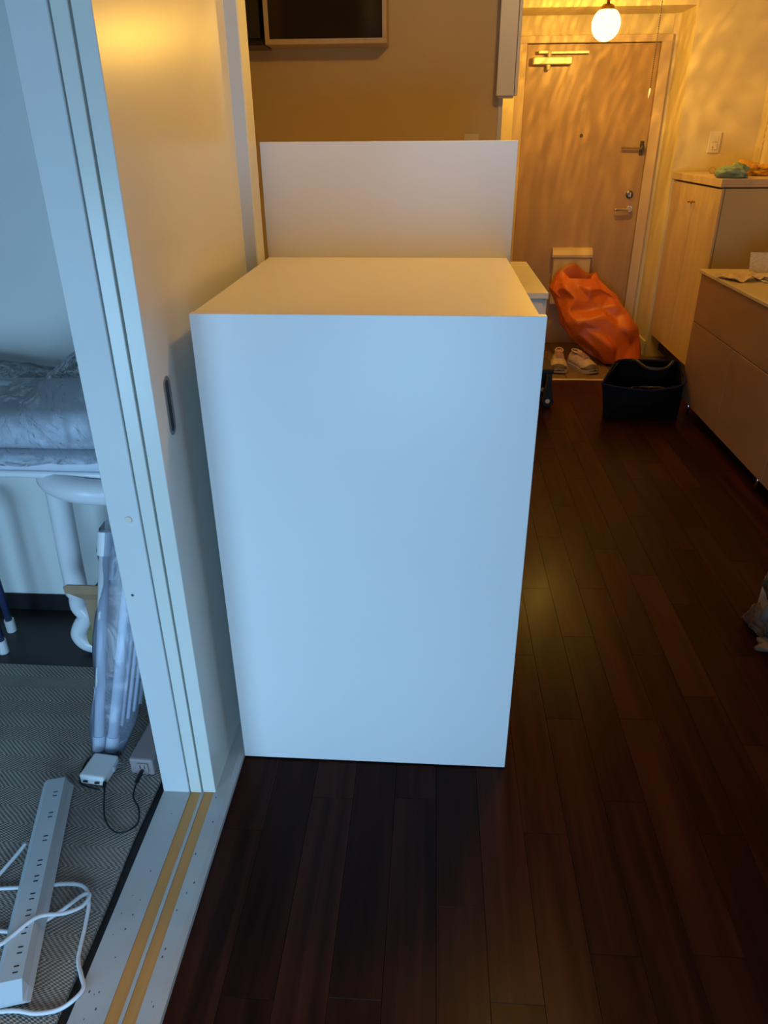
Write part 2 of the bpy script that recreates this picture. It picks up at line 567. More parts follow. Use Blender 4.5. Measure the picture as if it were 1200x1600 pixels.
# corridor floor with planks
struct('floor_base', B(-2.75, XR + 0.08, WIN_Y - 0.1, 5.95, -0.16, -0.10), MT['subfloor'], 'unseen slab added under the floors against light leaks', 'floor')  # added to block daylight leaking in through floor gaps
floor = struct('floor', B(X_SILL1 - 0.02, XR, WIN_Y, 4.625, -0.10, -0.010), MT['subfloor'],
               'dark walnut plank floor running down the corridor', 'floor')
PW = 0.0985
cols = []
x = 0.725 - 12 * PW
while x < XR - 0.01:
    cols.append((max(x, X_SILL1), min(x + PW, XR)))
    x += PW
plank_cache = {}
PL = 0.64
offs = {}
for ci, (x0, x1) in enumerate(cols):
    off = (ci * 0.27 + random.choice((0.0, 0.09, 0.18))) % PL
    y = WIN_Y - off
    while y < 4.625:
        ya, yb = max(y, WIN_Y), min(y + PL, 4.625)
        y += PL
        if yb - ya < 0.03: continue
        key = (round(x1 - x0, 4), round(yb - ya, 4))
        if key in plank_cache:
            o = bpy.data.objects.new('plank', plank_cache[key])
            o.parent = floor
            col.objects.link(o)
        else:
            hx, hy = (x1 - x0) / 2 - 0.0002, (yb - ya) / 2 - 0.0002
            bm = B(-hx, hx, -hy, hy, -0.010, 0.0, bev=0.0005)
            o = obj('plank', bm, MT['plank'], floor, origin=(0, 0, 0))
            plank_cache[key] = o.data
        o.location = ((x0 + x1) / 2, (ya + yb) / 2, 0)

struct('floor_left', B(-2.70, X_SILL0, WIN_Y, 1.945, -0.10, 0.0), MT['floor_left'],
       'dark brown floor of the side room around the rug', 'floor')
struct('floor_kitchen', B(-0.95, X_SILL1, 2.06, 3.80, -0.10, 0.0), MT['floor_left'],
       'floor of the kitchen behind the white cabinet', 'floor')

# entrance floor, one step lower
gk = struct('floor_entrance', B(0.20, 2.06, 4.655, 5.88, -0.10, -0.055), MT['genkan'],
            'brown tiled entrance floor one step below the corridor', 'floor')
nx, ny = 4, 4
for i in range(nx):
    for j in range(ny):
        xa = 0.25 + (1.31 / nx) * i; ya = 4.66 + (1.14 / ny) * j
        obj('tile', B(xa + 0.002, xa + 1.31 / nx - 0.002, ya + 0.002, ya + 1.14 / ny - 0.002, -0.055, -0.047, bev=0.0015), MT['genkan'], gk)
struct('trim_entrance', B(0.25, 1.56, 4.625, 4.655, -0.10, 0.003, bev=0.003), MT['alu'],
       'thin metal edging along the step down to the entrance', 'edging')

# ceiling
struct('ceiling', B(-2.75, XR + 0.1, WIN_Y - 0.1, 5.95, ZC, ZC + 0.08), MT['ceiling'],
       'plain unseen ceiling over the rooms, browned to damp blue bounce light', 'ceiling')

# walls
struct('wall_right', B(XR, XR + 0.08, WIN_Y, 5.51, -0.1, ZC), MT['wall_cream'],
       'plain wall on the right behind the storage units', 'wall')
struct('wall_left', B(-2.75, -2.70, WIN_Y, 1.945, -0.06, ZC), MT['wall_grey'], 'unseen far left wall of the side room, darkened to cut bounce light', 'wall')
struct('wall_side_room', B(-2.70, -0.487, 1.945, 2.04, 0, ZC), MT['wall_side'],
       'pale blue-lit wall behind the wrapped chair', 'wall')
struct('baseboard_side_room', B(-2.70, X_SILL0 - 0.001, 1.937, 1.945, 0, 0.062, bev=0.002), MT['base_black'],
       'low black baseboard along the side room wall', 'baseboard')
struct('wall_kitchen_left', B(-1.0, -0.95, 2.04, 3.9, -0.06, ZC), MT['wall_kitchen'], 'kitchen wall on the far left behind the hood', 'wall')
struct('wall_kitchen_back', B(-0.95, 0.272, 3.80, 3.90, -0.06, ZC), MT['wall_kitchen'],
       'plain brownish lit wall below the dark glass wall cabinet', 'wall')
struct('trim_kitchen', B(0.272, 0.292, 3.79, 3.91, -0.06, ZC, bev=0.002), MT['trim_white'],
       'narrow pale corner strip ending the kitchen wall', 'trim')
struct('wall_hall_left', B(0.20, 0.25, 3.90, 5.43, -0.1, ZC), MT['wall_cream'], 'hidden left wall of the entrance hall', 'wall')
# entrance end: piers, lintel and recessed wall
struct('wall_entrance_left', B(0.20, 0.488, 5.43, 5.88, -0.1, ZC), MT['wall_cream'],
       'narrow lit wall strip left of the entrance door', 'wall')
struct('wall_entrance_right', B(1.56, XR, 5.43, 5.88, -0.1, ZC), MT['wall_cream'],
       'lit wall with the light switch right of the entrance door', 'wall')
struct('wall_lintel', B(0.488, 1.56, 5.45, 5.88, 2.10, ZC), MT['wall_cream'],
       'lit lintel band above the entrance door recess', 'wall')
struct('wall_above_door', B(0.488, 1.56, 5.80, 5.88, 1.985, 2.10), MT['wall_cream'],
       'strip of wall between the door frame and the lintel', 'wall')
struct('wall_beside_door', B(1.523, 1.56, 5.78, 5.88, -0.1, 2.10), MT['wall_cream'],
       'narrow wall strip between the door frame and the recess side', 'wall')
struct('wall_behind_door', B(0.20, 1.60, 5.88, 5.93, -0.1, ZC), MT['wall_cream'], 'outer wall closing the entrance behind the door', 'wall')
struct('baseboard_entrance', B(1.548, 1.56, 5.42, 5.80, -0.05, 0.06, bev=0.002), MT['trim_white'],
       'short pale baseboard in the entrance recess by the orange bag', 'baseboard')

# wall behind the camera with two windows
bm = NB()
segs = [(-2.75, WINDOWS[0][0]), (WINDOWS[0][1], WINDOWS[1][0]), (WINDOWS[1][1], XR + 0.08)]
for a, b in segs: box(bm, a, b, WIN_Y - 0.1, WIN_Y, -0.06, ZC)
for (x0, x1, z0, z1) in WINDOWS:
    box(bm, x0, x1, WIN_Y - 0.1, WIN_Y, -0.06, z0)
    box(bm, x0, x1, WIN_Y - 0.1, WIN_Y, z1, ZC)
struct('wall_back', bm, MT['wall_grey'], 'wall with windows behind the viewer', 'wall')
for i, (x0, x1, z0, z1) in enumerate(WINDOWS):
    wn = thing('window_%d' % (i + 1), ('side room window behind the viewer', 'corridor room window behind the viewer')[i], 'window',
               ((x0 + x1) / 2, WIN_Y - 0.05, z0), kind='structure')
    for (a, b, c, d) in ((x0, x0 + .04, z0, z1), (x1 - .04, x1, z0, z1), (x0 + .04, x1 - .04, z0, z0 + .04), (x0 + .04, x1 - .04, z1 - .04, z1)):
        obj('frame_rail', B(a, b, WIN_Y - 0.08, WIN_Y - 0.04, c, d), MT['alu'], wn)
    obj('pane', B(x0 + .04, x1 - .04, WIN_Y - 0.063, WIN_Y - 0.058, z0 + .04, z1 - .04), MT['window_glass'], wn)

# partition between the rooms: fixed post with pocket wall, lintel above the opening
wp = struct('wall_partition', B(X_SILL0, -0.5495, 1.20, 1.945, 0.0, ZC, bev=0.0015), MT['trim_white'],
            'white fixed post left of the sliding doors, with plug caps', 'wall post')
cap_m = T(-0.572, 1.1995, 0.751, rx=math.radians(90))
obj('plug_cap', lathe(NB(), [(0, 0.0015), (0.006, 0.0015), (0.0072, 0.0), (0, 0.0)], 20, cap_m), MT['plastic_ivory'], wp, smooth=False)
cap_m = T(-0.594, 1.1998, 0.577, rx=math.radians(90))
obj('scuff', lathe(NB(), [(0, 0.0004), (0.003, 0.0004), (0.0032, 0.0), (0, 0.0)], 12, cap_m), MT['shoe_gray'], wp)
struct('wall_partition_top', B(X_SILL0, X_SILL1, WIN_Y, 1.945, 2.05, ZC), MT['wall'],
       'wall over the sliding door opening', 'wall')
struct('trim_pillar', B(-0.516, -0.455, 1.950, 2.034, 0, ZC, bev=0.003), MT['trim_white'],
       'white end jamb where the open sliding doors stop', 'jamb')

# threshold with two grooves
prof = [(X_SILL0, 0), (X_SILL0, 0.019), (X_SILL0 + 0.001, 0.020), (-0.547, 0.020), (-0.547, 0.0165), (-0.522, 0.0165), (-0.522, 0.020),
        (-0.515, 0.020), (-0.515, 0.0165), (-0.491, 0.0165), (-0.491, 0.020), (-0.4615, 0.020), (-0.4505, 0.013), (-0.4505, 0)]
sill = struct('trim_threshold', prism(NB(), prof, 'Y', WIN_Y, 1.945), MT['sill'],
              'worn white door sill with two golden grooves', 'door sill')
for (a, b) in ((-0.5465, -0.5225), (-0.5145, -0.4915)):
    obj('groove_strip', B(a, b, WIN_Y + 0.01, 1.94, 0.0166, 0.0180), MT['gold'], sill)
for k in range(26):      # small paint chips and specks
    px = random.choice((random.uniform(-0.606, -0.555), random.uniform(-0.486, -0.466)))
    py = random.uniform(0.68, 1.19)
    s = random.uniform(0.0006, 0.0014)
    obj('paint_speck', B(px - s, px + s, py - s * 1.6, py + s * 1.6, 0.0199, 0.0203, rz=0), MT['shoe_gray'], sill)

# sliding doors (open, stacked): near edges face the viewer
d1 = thing('door_1', 'inner white sliding door, its narrow edge next to the fixed post', 'sliding door', (-0.534, 1.57, 0.018), kind='structure')
obj('door_panel', B(-0.5465, -0.5205, 1.201, 1.9445, 0.0185, 2.045, bev=0.0012), MT['door_white'], d1)
d2 = thing('door_2', 'white sliding door with recessed metal pull facing the corridor', 'sliding door', (-0.502, 1.57, 0.018), kind='structure')
obj('door_panel', B(-0.5170, -0.4870, 1.203, 1.9445, 0.0185, 2.045, bev=0.0012), MT['door_white'], d2)
# pull: rim, and a flat black dish standing in for the shaded recess
hy, hz = 1.2735, 0.955
bm = NB()
o_, i_ = stadium(hy, hz, 0.0175, 0.0575, 10), stadium(hy, hz, 0.0095, 0.0500, 10)
n_ = len(o_)
V = [[bm.verts.new((xx, p[0], p[1])) for p in pr] for xx, pr in ((-0.4872, o_), (-0.4862, [(hy + (p[0] - hy) * 0.95, hz + (p[1] - hz) * 0.985) for p in o_]),
                                                                  (-0.4862, i_), (-0.4869, i_))]
for a, b in zip(V[:-1], V[1:]):
    for k in range(n_): bm.faces.new((a[k], a[(k + 1) % n_], b[(k + 1) % n_], b[k]))
hd = obj('pull_rim', bm, MT['pull_metal'], d2)
obj('pull_dish', prism(NB(), stadium(hy, hz, 0.0096, 0.0501, 10), 'X', -0.4872, -0.48685), MT['slot_dark'], hd)

# entrance door
ed = thing('door_3', 'wood-veneer entrance door lit by the pendant lamp', 'door', (1.02, 5.80, -0.05), kind='structure')
obj('door_panel', B(0.585, 1.452, 5.765, 5.80, -0.045, 1.938, bev=0.002), MT['entry_door'], ed)
obj('frame_jamb', B(0.4885, 0.583, 5.745, 5.86, -0.05, 1.942, bev=0.003), MT['entry_frame'], ed)
obj('frame_jamb', B(1.454, 1.5225, 5.745, 5.86, -0.05, 1.942, bev=0.003), MT['entry_frame'], ed)
obj('frame_head', B(0.4885, 1.5225, 5.745, 5.86, 1.942, 1.985, bev=0.003), MT['entry_frame'], ed)
cl = obj('closer_body', B(0.622, 0.880, 5.70, 5.765, 1.818, 1.862, bev=0.006, seg=2), MT['closer'], ed)
obj('closer_arm', B(0.70, 0.985, 5.712, 5.735, 1.878, 1.894, bev=0.002, rz=math.radians(-1.5)), MT['closer'], cl)
obj('closer_arm', B(0.655, 0.72, 5.705, 5.735, 1.880, 1.898, bev=0.003), MT['closer'], cl)
obj('closer_pivot', lathe(NB(), [(0, -0.03), (0.012, -0.03), (0.014, -0.02), (0.014, 0.075), (0.0, 0.075)], 16, T(0.727, 5.722, 1.818)), MT['closer'], cl)
obj('closer_valve', lathe(NB(), [(0, -0.008), (0.016, -0.008), (0.016, 0.0), (0, 0.0)], 16, T(0.727, 5.73, 1.818)), MT['closer'], cl)
obj('peephole', lathe(NB(), [(0, 0.004), (0.006, 0.006), (0.011, 0.003), (0.012, 0), (0, 0)], 18, T(0.998, 5.765, 1.398, rx=math.radians(90))), MT['steel_dark'], ed)
# swing guard lock
lk = obj('guard_plate', B(1.405, 1.430, 5.752, 5.766, 1.275, 1.362, bev=0.003), MT['steel_dark'], ed)
obj('guard_bar', tube(NB(), [(1.415, 5.735, 1.316), (1.275, 5.735, 1.321)], 0.008, 10), MT['chrome'], lk)
obj('guard_knob', lathe(NB(), [(0, -0.02), (0.013, -0.018), (0.015, 0), (0.013, 0.018), (0, 0.02)], 14, T(1.418, 5.738, 1.317)), MT['steel_dark'], lk)
cy = obj('cylinder_rose', lathe(NB(), [(0, 0.012), (0.016, 0.012), (0.026, 0.006), (0.027, 0), (0, 0)], 22, T(1.380, 5.765, 1.022, rx=math.radians(90))), MT['steel_dark'], ed, smooth=False)
obj('thumb_turn', B(1.375, 1.385, 5.735, 5.755, 1.006, 1.038, bev=0.003), MT['chrome'], cy)
lv = obj('lever_rose', lathe(NB(), [(0, 0.010), (0.020, 0.010), (0.024, 0.004), (0.024, 0), (0, 0)], 22, T(1.392, 5.765, 0.928, rx=math.radians(90))), MT['chrome'], ed)
obj('lever', tube(NB(), catmull([(1.392, 5.765, 0.928), (1.392, 5.73, 0.928), (1.375, 5.718, 0.928), (1.33, 5.716, 0.928), (1.278, 5.716, 0.926)], 5), 0.0105, 12), MT['chrome'], lv, smooth=True)
mb = obj('mailbox_body', B(0.880, 1.150, 5.700, 5.765, 0.262, 0.600, bev=0.004), MT['mailbox'], ed)
obj('mailbox_lid', prism(NB(), [(5.765, 0.602), (5.690, 0.602), (5.688, 0.620), (5.705, 0.648), (5.730, 0.662), (5.765, 0.664)], 'X', 0.868, 1.158), MT['entry_frame'], mb)
obj('mailbox_catch', B(0.985, 1.045, 5.693, 5.702, 0.285, 0.30, bev=0.002), MT['steel_dark'], mb)

# =================================================================== WHITE CABINET (main subject)
wc = thing('white_cabinet', 'large plain white cabinet with raised back panel beside the sliding door', 'cabinet', (-0.12, 1.70, 0))
fp = B(-0.4495, 0.2050, 1.335, 1.353, 0.004, 1.1125, bev=0.0012)
obj('front_panel', fp, MT['cab_white'], wc)
obj('top_panel', B(-0.4485, 0.1935, 1.3535, 2.057, 1.092, 1.1105, bev=0.001), MT['cab_white'], wc)
obj('side_panel', B(-0.4485, -0.4305, 1.3545, 2.057, 0.004, 1.0915, bev=0.001), MT['cab_white'], wc)
obj('side_panel', B(0.1755, 0.1935, 1.3545, 2.057, 0.004, 1.0915, bev=0.001), MT['cab_white'], wc)
bp = B(-0.4520, 0.2030, 2.0575, 2.0760, 0.004, 1.3900, bev=0.001)
obj('back_panel', bp, MT['cab_white'], wc)

# low kitchen counter behind it
kc = thing('kitchen_counter', 'low white counter showing past the right side of the white cabinet', 'counter', (-0.1, 3.38, 0))
obj('worktop', B(-0.945, 0.453, 2.975, 3.785, 0.826, 0.850, bev=0.002), MT['cab_white'], kc)
obj('carcass', B(-0.945, 0.436, 2.990, 3.780, 0.06, 0.8255, bev=0.0015), MT['cab_white'], kc)
obj('plinth', B(-0.945, 0.400, 3.03, 3.76, 0.0, 0.06), MT['base_black'], kc)
for (a, b) in ((3.0, 3.385), (3.39, 3.775)):
    dr = obj('cupboard_door', B(0.4365, 0.4515, a, b, 0.07, 0.82, bev=0.0015), MT['cab_white'], kc)
    obj('handle', B(0.452, 0.462, (a + b) / 2 - 0.05, (a + b) / 2 + 0.05, 0.75, 0.76, bev=0.002), MT['alu'], dr)

# glass wall cabinet
gx0, gx1, gy, gz0, gz1 = -0.742, -0.222, 3.64, 1.752, 2.26
gc = thing('glass_wall_cabinet', 'wall cabinet with pale wood frame and dark glass front', 'wall cabinet', ((gx0 + gx1) / 2, 3.72, gz0))
obj('carcass_bottom', B(gx0, gx1, gy + 0.020, 3.798, gz0, gz0 + 0.016), MT['frame_wood'], gc)
obj('carcass_top', B(gx0, gx1, gy + 0.020, 3.798, gz1 - 0.016, gz1), MT['frame_wood'], gc)
obj('carcass_side', B(gx0, gx0 + 0.016, gy + 0.020, 3.798, gz0 + 0.016, gz1 - 0.016), MT['frame_wood'], gc)
obj('carcass_side', B(gx1 - 0.016, gx1, gy + 0.020, 3.798, gz0 + 0.016, gz1 - 0.016), MT['frame_wood'], gc)
obj('carcass_back', B(gx0 + 0.016, gx1 - 0.016, 3.782, 3.798, gz0 + 0.016, gz1 - 0.016), MT['dark_gap'], gc)
fd = obj('frame_rail', B(gx0, gx1, gy, gy + 0.0195, gz0, gz0 + 0.020, bev=0.001), MT['frame_wood'], gc)
obj('frame_rail', B(gx0, gx1, gy, gy + 0.0195, gz1 - 0.020, gz1, bev=0.001), MT['frame_wood'], gc)
obj('frame_stile', B(gx0, gx0 + 0.019, gy, gy + 0.0195, gz0 + 0.020, gz1 - 0.020, bev=0.001), MT['frame_wood'], gc)
obj('frame_stile', B(gx1 - 0.019, gx1, gy, gy + 0.0195, gz0 + 0.020, gz1 - 0.020, bev=0.001), MT['frame_wood'], gc)
obj('glass_pane', B(gx0 + 0.019, gx1 - 0.019, gy + 0.008, gy + 0.012, gz0 + 0.020, gz1 - 0.020), MT['glass_dark'], gc)

# black range hood to its left
rh = thing('range_hood', 'glossy black range hood left of the glass wall cabinet', 'range hood', (-0.85, 3.72, 1.75))
obj('hood_body', B(-0.948, -0.762, 3.655, 3.798, 1.775, 2.35, bev=0.003), MT['black_gloss'], rh)
obj('hood_lip', prism(NB(), [(3.798, 1.745), (3.798, 1.774), (3.645, 1.774), (3.640, 1.766), (3.655, 1.752)], 'X', -0.948, -0.748), MT['black_gloss'], rh)

# slim hanging box at the end of the kitchen wall
hb = thing('hanging_box', 'slim white box hung at the end of the kitchen wall, left of the entrance door', 'wall box', (0.30, 3.72, 1.55))
obj('box_front', B(0.254, 0.3300, 3.700, 3.714, 1.556, 2.30, bev=0.002), MT['plastic_white'], hb)
obj('filler_strip', B(0.3325, 0.3460, 3.702, 3.785, 1.558, 2.30, bev=0.001), MT['plastic_white'], hb)
obj('box_body', B(0.262, 0.3315, 3.7145, 3.7885, 1.549, 2.30, bev=0.001), MT['plastic_ivory'], hb)

# wall outlet just above the back panel
wo = thing('wall_outlet', 'small wall outlet peeking over the back panel on the kitchen wall', 'outlet', (0.158, 3.80, 1.30))
obj('cover_plate', B(0.123, 0.193, 3.792, 3.7995, 1.290, 1.410, bev=0.003), MT['plastic_ivory'], wo)
obj('socket_insert', B(0.143, 0.173, 3.789, 3.7918, 1.312, 1.388, bev=0.001), MT['plastic_white'], wo)
for z in (1.325, 1.365):
    for s in (-0.006, 0.006):
        obj('slot', B(0.158 + s - 0.001, 0.158 + s + 0.001, 3.7885, 3.7889, z, z + 0.009), MT['slot_dark'], wo)

# =================================================================== PENDANT LAMP
PX, PY, PZ = 0.916, 4.88, 1.944
pl = thing('pendant_lamp', 'lit globe pendant lamp with brass cap hanging before the entrance door', 'lamp', (PX, PY, PZ))
bm = NB()
GR = 0.078
prof = []
for k in range(0, 25):
    a = math.pi * k / 24
    rr_ = GR * math.sin(a); zz_ = -GR * math.cos(a)
    if zz_ > 0.066: break
    prof.append((rr_, zz_ * 1.05))
lathe(bm, prof, 48)
bmesh.ops.translate(bm, verts=bm.verts, vec=(PX, PY, PZ))
obj('glass_globe', bm, MT['globe'], pl, origin=(PX, PY, PZ), smooth=True)
obj('brass_cap', lathe(NB(), [(0, 0.088), (0.026, 0.088), (0.036, 0.078), (0.041, 0.062), (0.036, 0.062), (0, 0.080)], 28, T(PX, PY, PZ + 0.004)), MT['brass'], pl, smooth=False)
obj('rod', tube(NB(), [(PX, PY, PZ + 0.09), (PX, PY, ZC - 0.02)], 0.009, 12), MT['brass'], pl, smooth=True)
obj('ceiling_canopy', lathe(NB(), [(0, -0.03), (0.02, -0.028), (0.05, -0.008), (0.052, 0), (0, 0)], 28, T(PX, PY, ZC - 0.001)), MT['brass'], pl)
obj('bulb', lathe(NB(), [(0, -0.012), (0.007, -0.010), (0.011, 0.0), (0.011, 0.006), (0.008, 0.02), (0.008, 0.045), (0, 0.046)], 16, T(PX, PY, PZ + 0.022)),
    emit_mat('bulb_glow', (1.0, 0.82, 0.40), 20.0), pl, smooth=True)
ld = bpy.data.lights.new('pendant_light', 'POINT')
ld.energy = PENDANT_POWER
ld.color = WARM
ld.shadow_soft_size = 0.0015
lo = bpy.data.objects.new('pendant_light', ld)
lo.location = (PX, PY, PZ - 0.006)
col.objects.link(lo)

# small ceiling lamp over the kitchen side
CX, CY = 0.42, 1.86
cl_ = thing('ceiling_lamp', 'small round ceiling lamp above the kitchen passage', 'lamp', (CX, CY, ZC))
obj('lamp_base', lathe(NB(), [(0, 0), (0.10, 0), (0.10, -0.02), (0, -0.02)], 32, T(CX, CY, ZC - 0.0005)), MT['plastic_white'], cl_)
obj('lamp_shade', lathe(NB(), [(0.095, -0.0205), (0.095, -0.03), (0.08, -0.045), (0.04, -0.052), (0, -0.053)], 32, T(CX, CY, ZC)),
    emit_mat('ceiling_lamp_glow', (1.0, 0.60, 0.20), 4.0), cl_, smooth=True)
ld = bpy.data.lights.new('ceiling_light', 'POINT')
ld.energy = CEILING_POWER
ld.color = (1.0, 0.53, 0.10)
ld.shadow_soft_size = 0.06
lo = bpy.data.objects.new('ceiling_light', ld)
lo.location = (CX, CY, ZC - 0.13)
col.objects.link(lo)

# bead pull chain
pc = thing('pull_chain', 'hanging bead pull chain with small white weight right of the pendant lamp', 'pull chain', (1.234, 5.0, ZC))
bm = NB()
z = 1.648
while z < ZC - 0.012:
    g = bmesh.ops.create_icosphere(bm, subdivisions=1, radius=0.0042)
    bmesh.ops.translate(bm, verts=g['verts'], vec=(1.234, 5.0, z))
    z += 0.0105
tube(bm, [(1.234, 5.0, 1.64), (1.234, 5.0, ZC - 0.01)], 0.0008, 5)
obj('beads', bm, MT['steel_dark'], pc)
obj('weight', lathe(NB(), [(0, 0), (0.005, 0.002), (0.0065, 0.03), (0.004, 0.052), (0, 0.054)], 12, T(1.234, 5.0, 1.588)), MT['plastic_white'], pc, smooth=True)
obj('mount', lathe(NB(), [(0, -0.012), (0.012, -0.012), (0.014, 0), (0, 0)], 14, T(1.234, 5.0, ZC - 0.0005)), MT['brass'], pc)

# light switch
sw = thing('light_switch', 'ivory rocker light switch on the wall above the tall cabinet', 'light switch', (1.795, 5.43, 1.29))
obj('cover_plate', B(1.757, 1.833, 5.421, 5.4295, 1.292, 1.416, bev=0.004, seg=2), MT['plastic_ivory'], sw)
obj('rocker', B(1.777, 1.815, 5.4175, 5.4208, 1.356, 1.398, bev=0.0015), MT['plastic_ivory'], sw)
rk = obj('rocker', B(1.777, 1.815, 5.4175, 5.4208, 1.310, 1.352, bev=0.0015), MT['plastic_ivory'], sw)
obj('pilot_light', B(1.784, 1.790, 5.4168, 5.4174, 1.322, 1.328), MT['slot_dark'], rk)

# =================================================================== TALL SHOE CABINET
SX = 1.572
sc_ = thing('shoe_cabinet', 'tall pale wood shoe cabinet standing against the switch wall', 'cabinet', (1.81, 4.94, 0.0))
obj('top_slab', B(SX - 0.012, XR - 0.002, 4.478, 5.415, 1.140, 1.182, bev=0.002), MT['shoe_cab'], sc_)
obj('side_panel', B(SX + 0.0165, XR - 0.002, 4.482, 4.500, 0.13, 1.134, bev=0.001), MT['shoe_cab_side'], sc_)
obj('edge_stile', B(SX, SX + 0.013, 4.482, 4.500, 0.13, 1.134, bev=0.001), MT['shoe_cab'], sc_)
obj('carcass', B(SX + 0.020, XR - 0.002, 4.501, 5.412, 0.13, 1.139), MT['dark_gap'], sc_)  # coloured dark so the door gaps look shaded
for i, (a, b) in enumerate(((4.503, 4.936), (4.940, 5.410))):
    d_ = obj('cabinet_door', B(SX, SX + 0.018, a, b, 0.122, 1.130, bev=0.0015), MT['shoe_cab'], sc_)
    ky = 4.912 if i == 0 else 4.965
    obj('knob', lathe(NB(), [(0, 0.026), (0.008, 0.025), (0.010, 0.018), (0.005, 0.012), (0.004, 0), (0, 0)], 14,
                      T(SX - 0.0005, ky, 1.036, ry=math.radians(-90))), MT['brass'], d_, smooth=True)
obj('plinth', B(SX + 0.08, XR - 0.002, 4.50, 5.41, 0.0, 0.129), MT['dark_gap'], sc_)

# =================================================================== SIDEBOARD
DX = 1.400
DZ0 = 0.088
sb = thing('sideboard', 'low taupe drawer unit on metal legs along the right wall', 'sideboard', (1.72, 3.1, 0.0))
obj('top_board', B(DX - 0.012, XR - 0.002, 1.95, 4.072, 0.757, 0.774, bev=0.002), MT['sideboard_top'], sb)
obj('carcass', B(DX + 0.026, XR - 0.002, 1.96, 4.060, DZ0, 0.7565), MT['sideboard'], sb)
obj('gap_shade', B(DX + 0.0198, DX + 0.0258, 1.965, 4.055, DZ0 + 0.003, 0.7560), MT['dark_gap'], sb)  # added dark sheet that paints the shade of the drawer gaps
for (a, b) in ((3.030, 4.062), (1.960, 3.026)):
    obj('drawer', B(DX, DX + 0.0195, a, b, 0.510, 0.752, bev=0.0015), MT['sideboard'], sb)
for (a, b) in ((3.473, 4.062), (2.888, 3.469), (2.303, 2.884), (1.960, 2.299)):
    obj('cupboard_door', B(DX, DX + 0.0195, a, b, DZ0, 0.506, bev=0.0015), MT['sideboard'], sb)
for (lx, ly) in ((1.437, 3.992), (1.437, 3.0), (1.437, 2.02), (2.0, 3.992), (2.0, 2.02)):
    obj('leg', tube(NB(), [(lx, ly, 0.0), (lx, ly, DZ0 - 0.001)], 0.0075, 10), MT['chrome'], sb, smooth=True)


# =================================================================== crumpled cloths, papers
def crumple(center, radii, amp, freq, seed, sub=4, squash=0.0):
    bm = NB()
    bmesh.ops.create_icosphere(bm, subdivisions=sub, radius=1.0)
    off = Vector((seed * 3.1, seed * 1.7, seed * 2.3))
    for v in bm.verts:
        p = v.co.copy()
        n1 = noise.noise(p * freq + off)
        n2 = abs(noise.noise(p * freq * 2.1 + off * 1.3))
        n3 = noise.noise(p * freq * 4.5 + off)
        k = 1 + amp * (n1 * 0.9 - n2 * 0.8 + n3 * 0.2)
        q = Vector((p.x * radii[0], p.y * radii[1], p.z * radii[2])) * k
        if q.z < -radii[2] * 0.55: q.z = -radii[2] * 0.55
        v.co = q + Vector(center)
    zmin = min(v.co.z for v in bm.verts)
    return bm, zmin


def crumple_obj(name, label, cat, center, radii, amp, freq, seed, mat, base, group=None):
    bm, zmin = crumple(center, radii, amp, freq, seed)
    bmesh.ops.translate(bm, verts=bm.verts, vec=(0, 0, base - zmin))
    o = obj(name, bm, mat, None, origin=(center[0], center[1], base), smooth=True)
    return tag(o, label, cat, group)


CT = 1.1825
crumple_obj('cleaning_cloth', 'crumpled teal cloth on top of the tall cabinet', 'cloth', (1.665, 4.62, 0), (0.085, 0.10, 0.050), 0.62, 1.35, 8, MT['cloth_teal'], CT)
o_c, _ = crumple((1.86, 4.86, 0), (0.125, 0.085, 0.046), 0.85, 1.6, 11)
zmin = min(v.co.z for v in o_c.verts)
bmesh.ops.translate(o_c, verts=o_c.verts, vec=(0, 0, CT - zmin))
tag(obj('dust_cloth', o_c, MT['cloth_mustard'], None, origin=(1.86, 4.86, CT), smooth=True), 'crumpled mustard yellow cloth behind the teal one', 'cloth')
tag(obj('wire_ring', tube(tube(NB(), [(1.712 + 0.018 * math.cos(a * math.pi / 8), 5.12, CT + 0.019 + 0.016 * math.sin(a * math.pi / 8)) for a in range(16)], 0.0018, 6, closed=True),
                          [(1.70, 5.115, CT + 0.003), (1.765, 5.10, CT + 0.003)], 0.0022, 6), MT['brass'], None),
    'tiny brass wire ring left of the teal cloth', 'ring')


def sheet(bm, w_, h_, mat, curl=0.0, nx_=10, ny_=6, th=0.0008, wave=0.0, seed=0):
    """slightly curled sheet in local XY, thickened"""
    def z(u, v): return curl * (u * u) + wave * noise.noise(Vector((u * 3 + seed, v * 3, seed * 2.0)))
    top, bot = [], []
    for j in range(ny_ + 1):
        for i in range(nx_ + 1):
            u, v = i / nx_, j / ny_
            zz = z(u, v)
            top.append(bm.verts.new(mat @ Vector(((u - .5) * w_, (v - .5) * h_, zz + th))))
            bot.append(bm.verts.new(mat @ Vector(((u - .5) * w_, (v - .5) * h_, zz))))
    N = nx_ + 1
    for j in range(ny_):
        for i in range(nx_):
            a = j * N + i
            bm.faces.new((top[a], top[a + 1], top[a + N + 1], top[a + N]))
            bm.faces.new((bot[a], bot[a + N], bot[a + N + 1], bot[a + 1]))
    for i in range(nx_):
        a = i; bm.faces.new((bot[a], bot[a + 1], top[a + 1], top[a]))
        a = ny_ * N + i; bm.faces.new((bot[a + 1], bot[a], top[a], top[a + 1]))
    for j in range(ny_):
        a = j * N; bm.faces.new((bot[a + N], bot[a], top[a], top[a + N]))
        a = j * N + nx_; bm.faces.new((bot[a], bot[a + N], top[a + N], top[a]))
    return bm


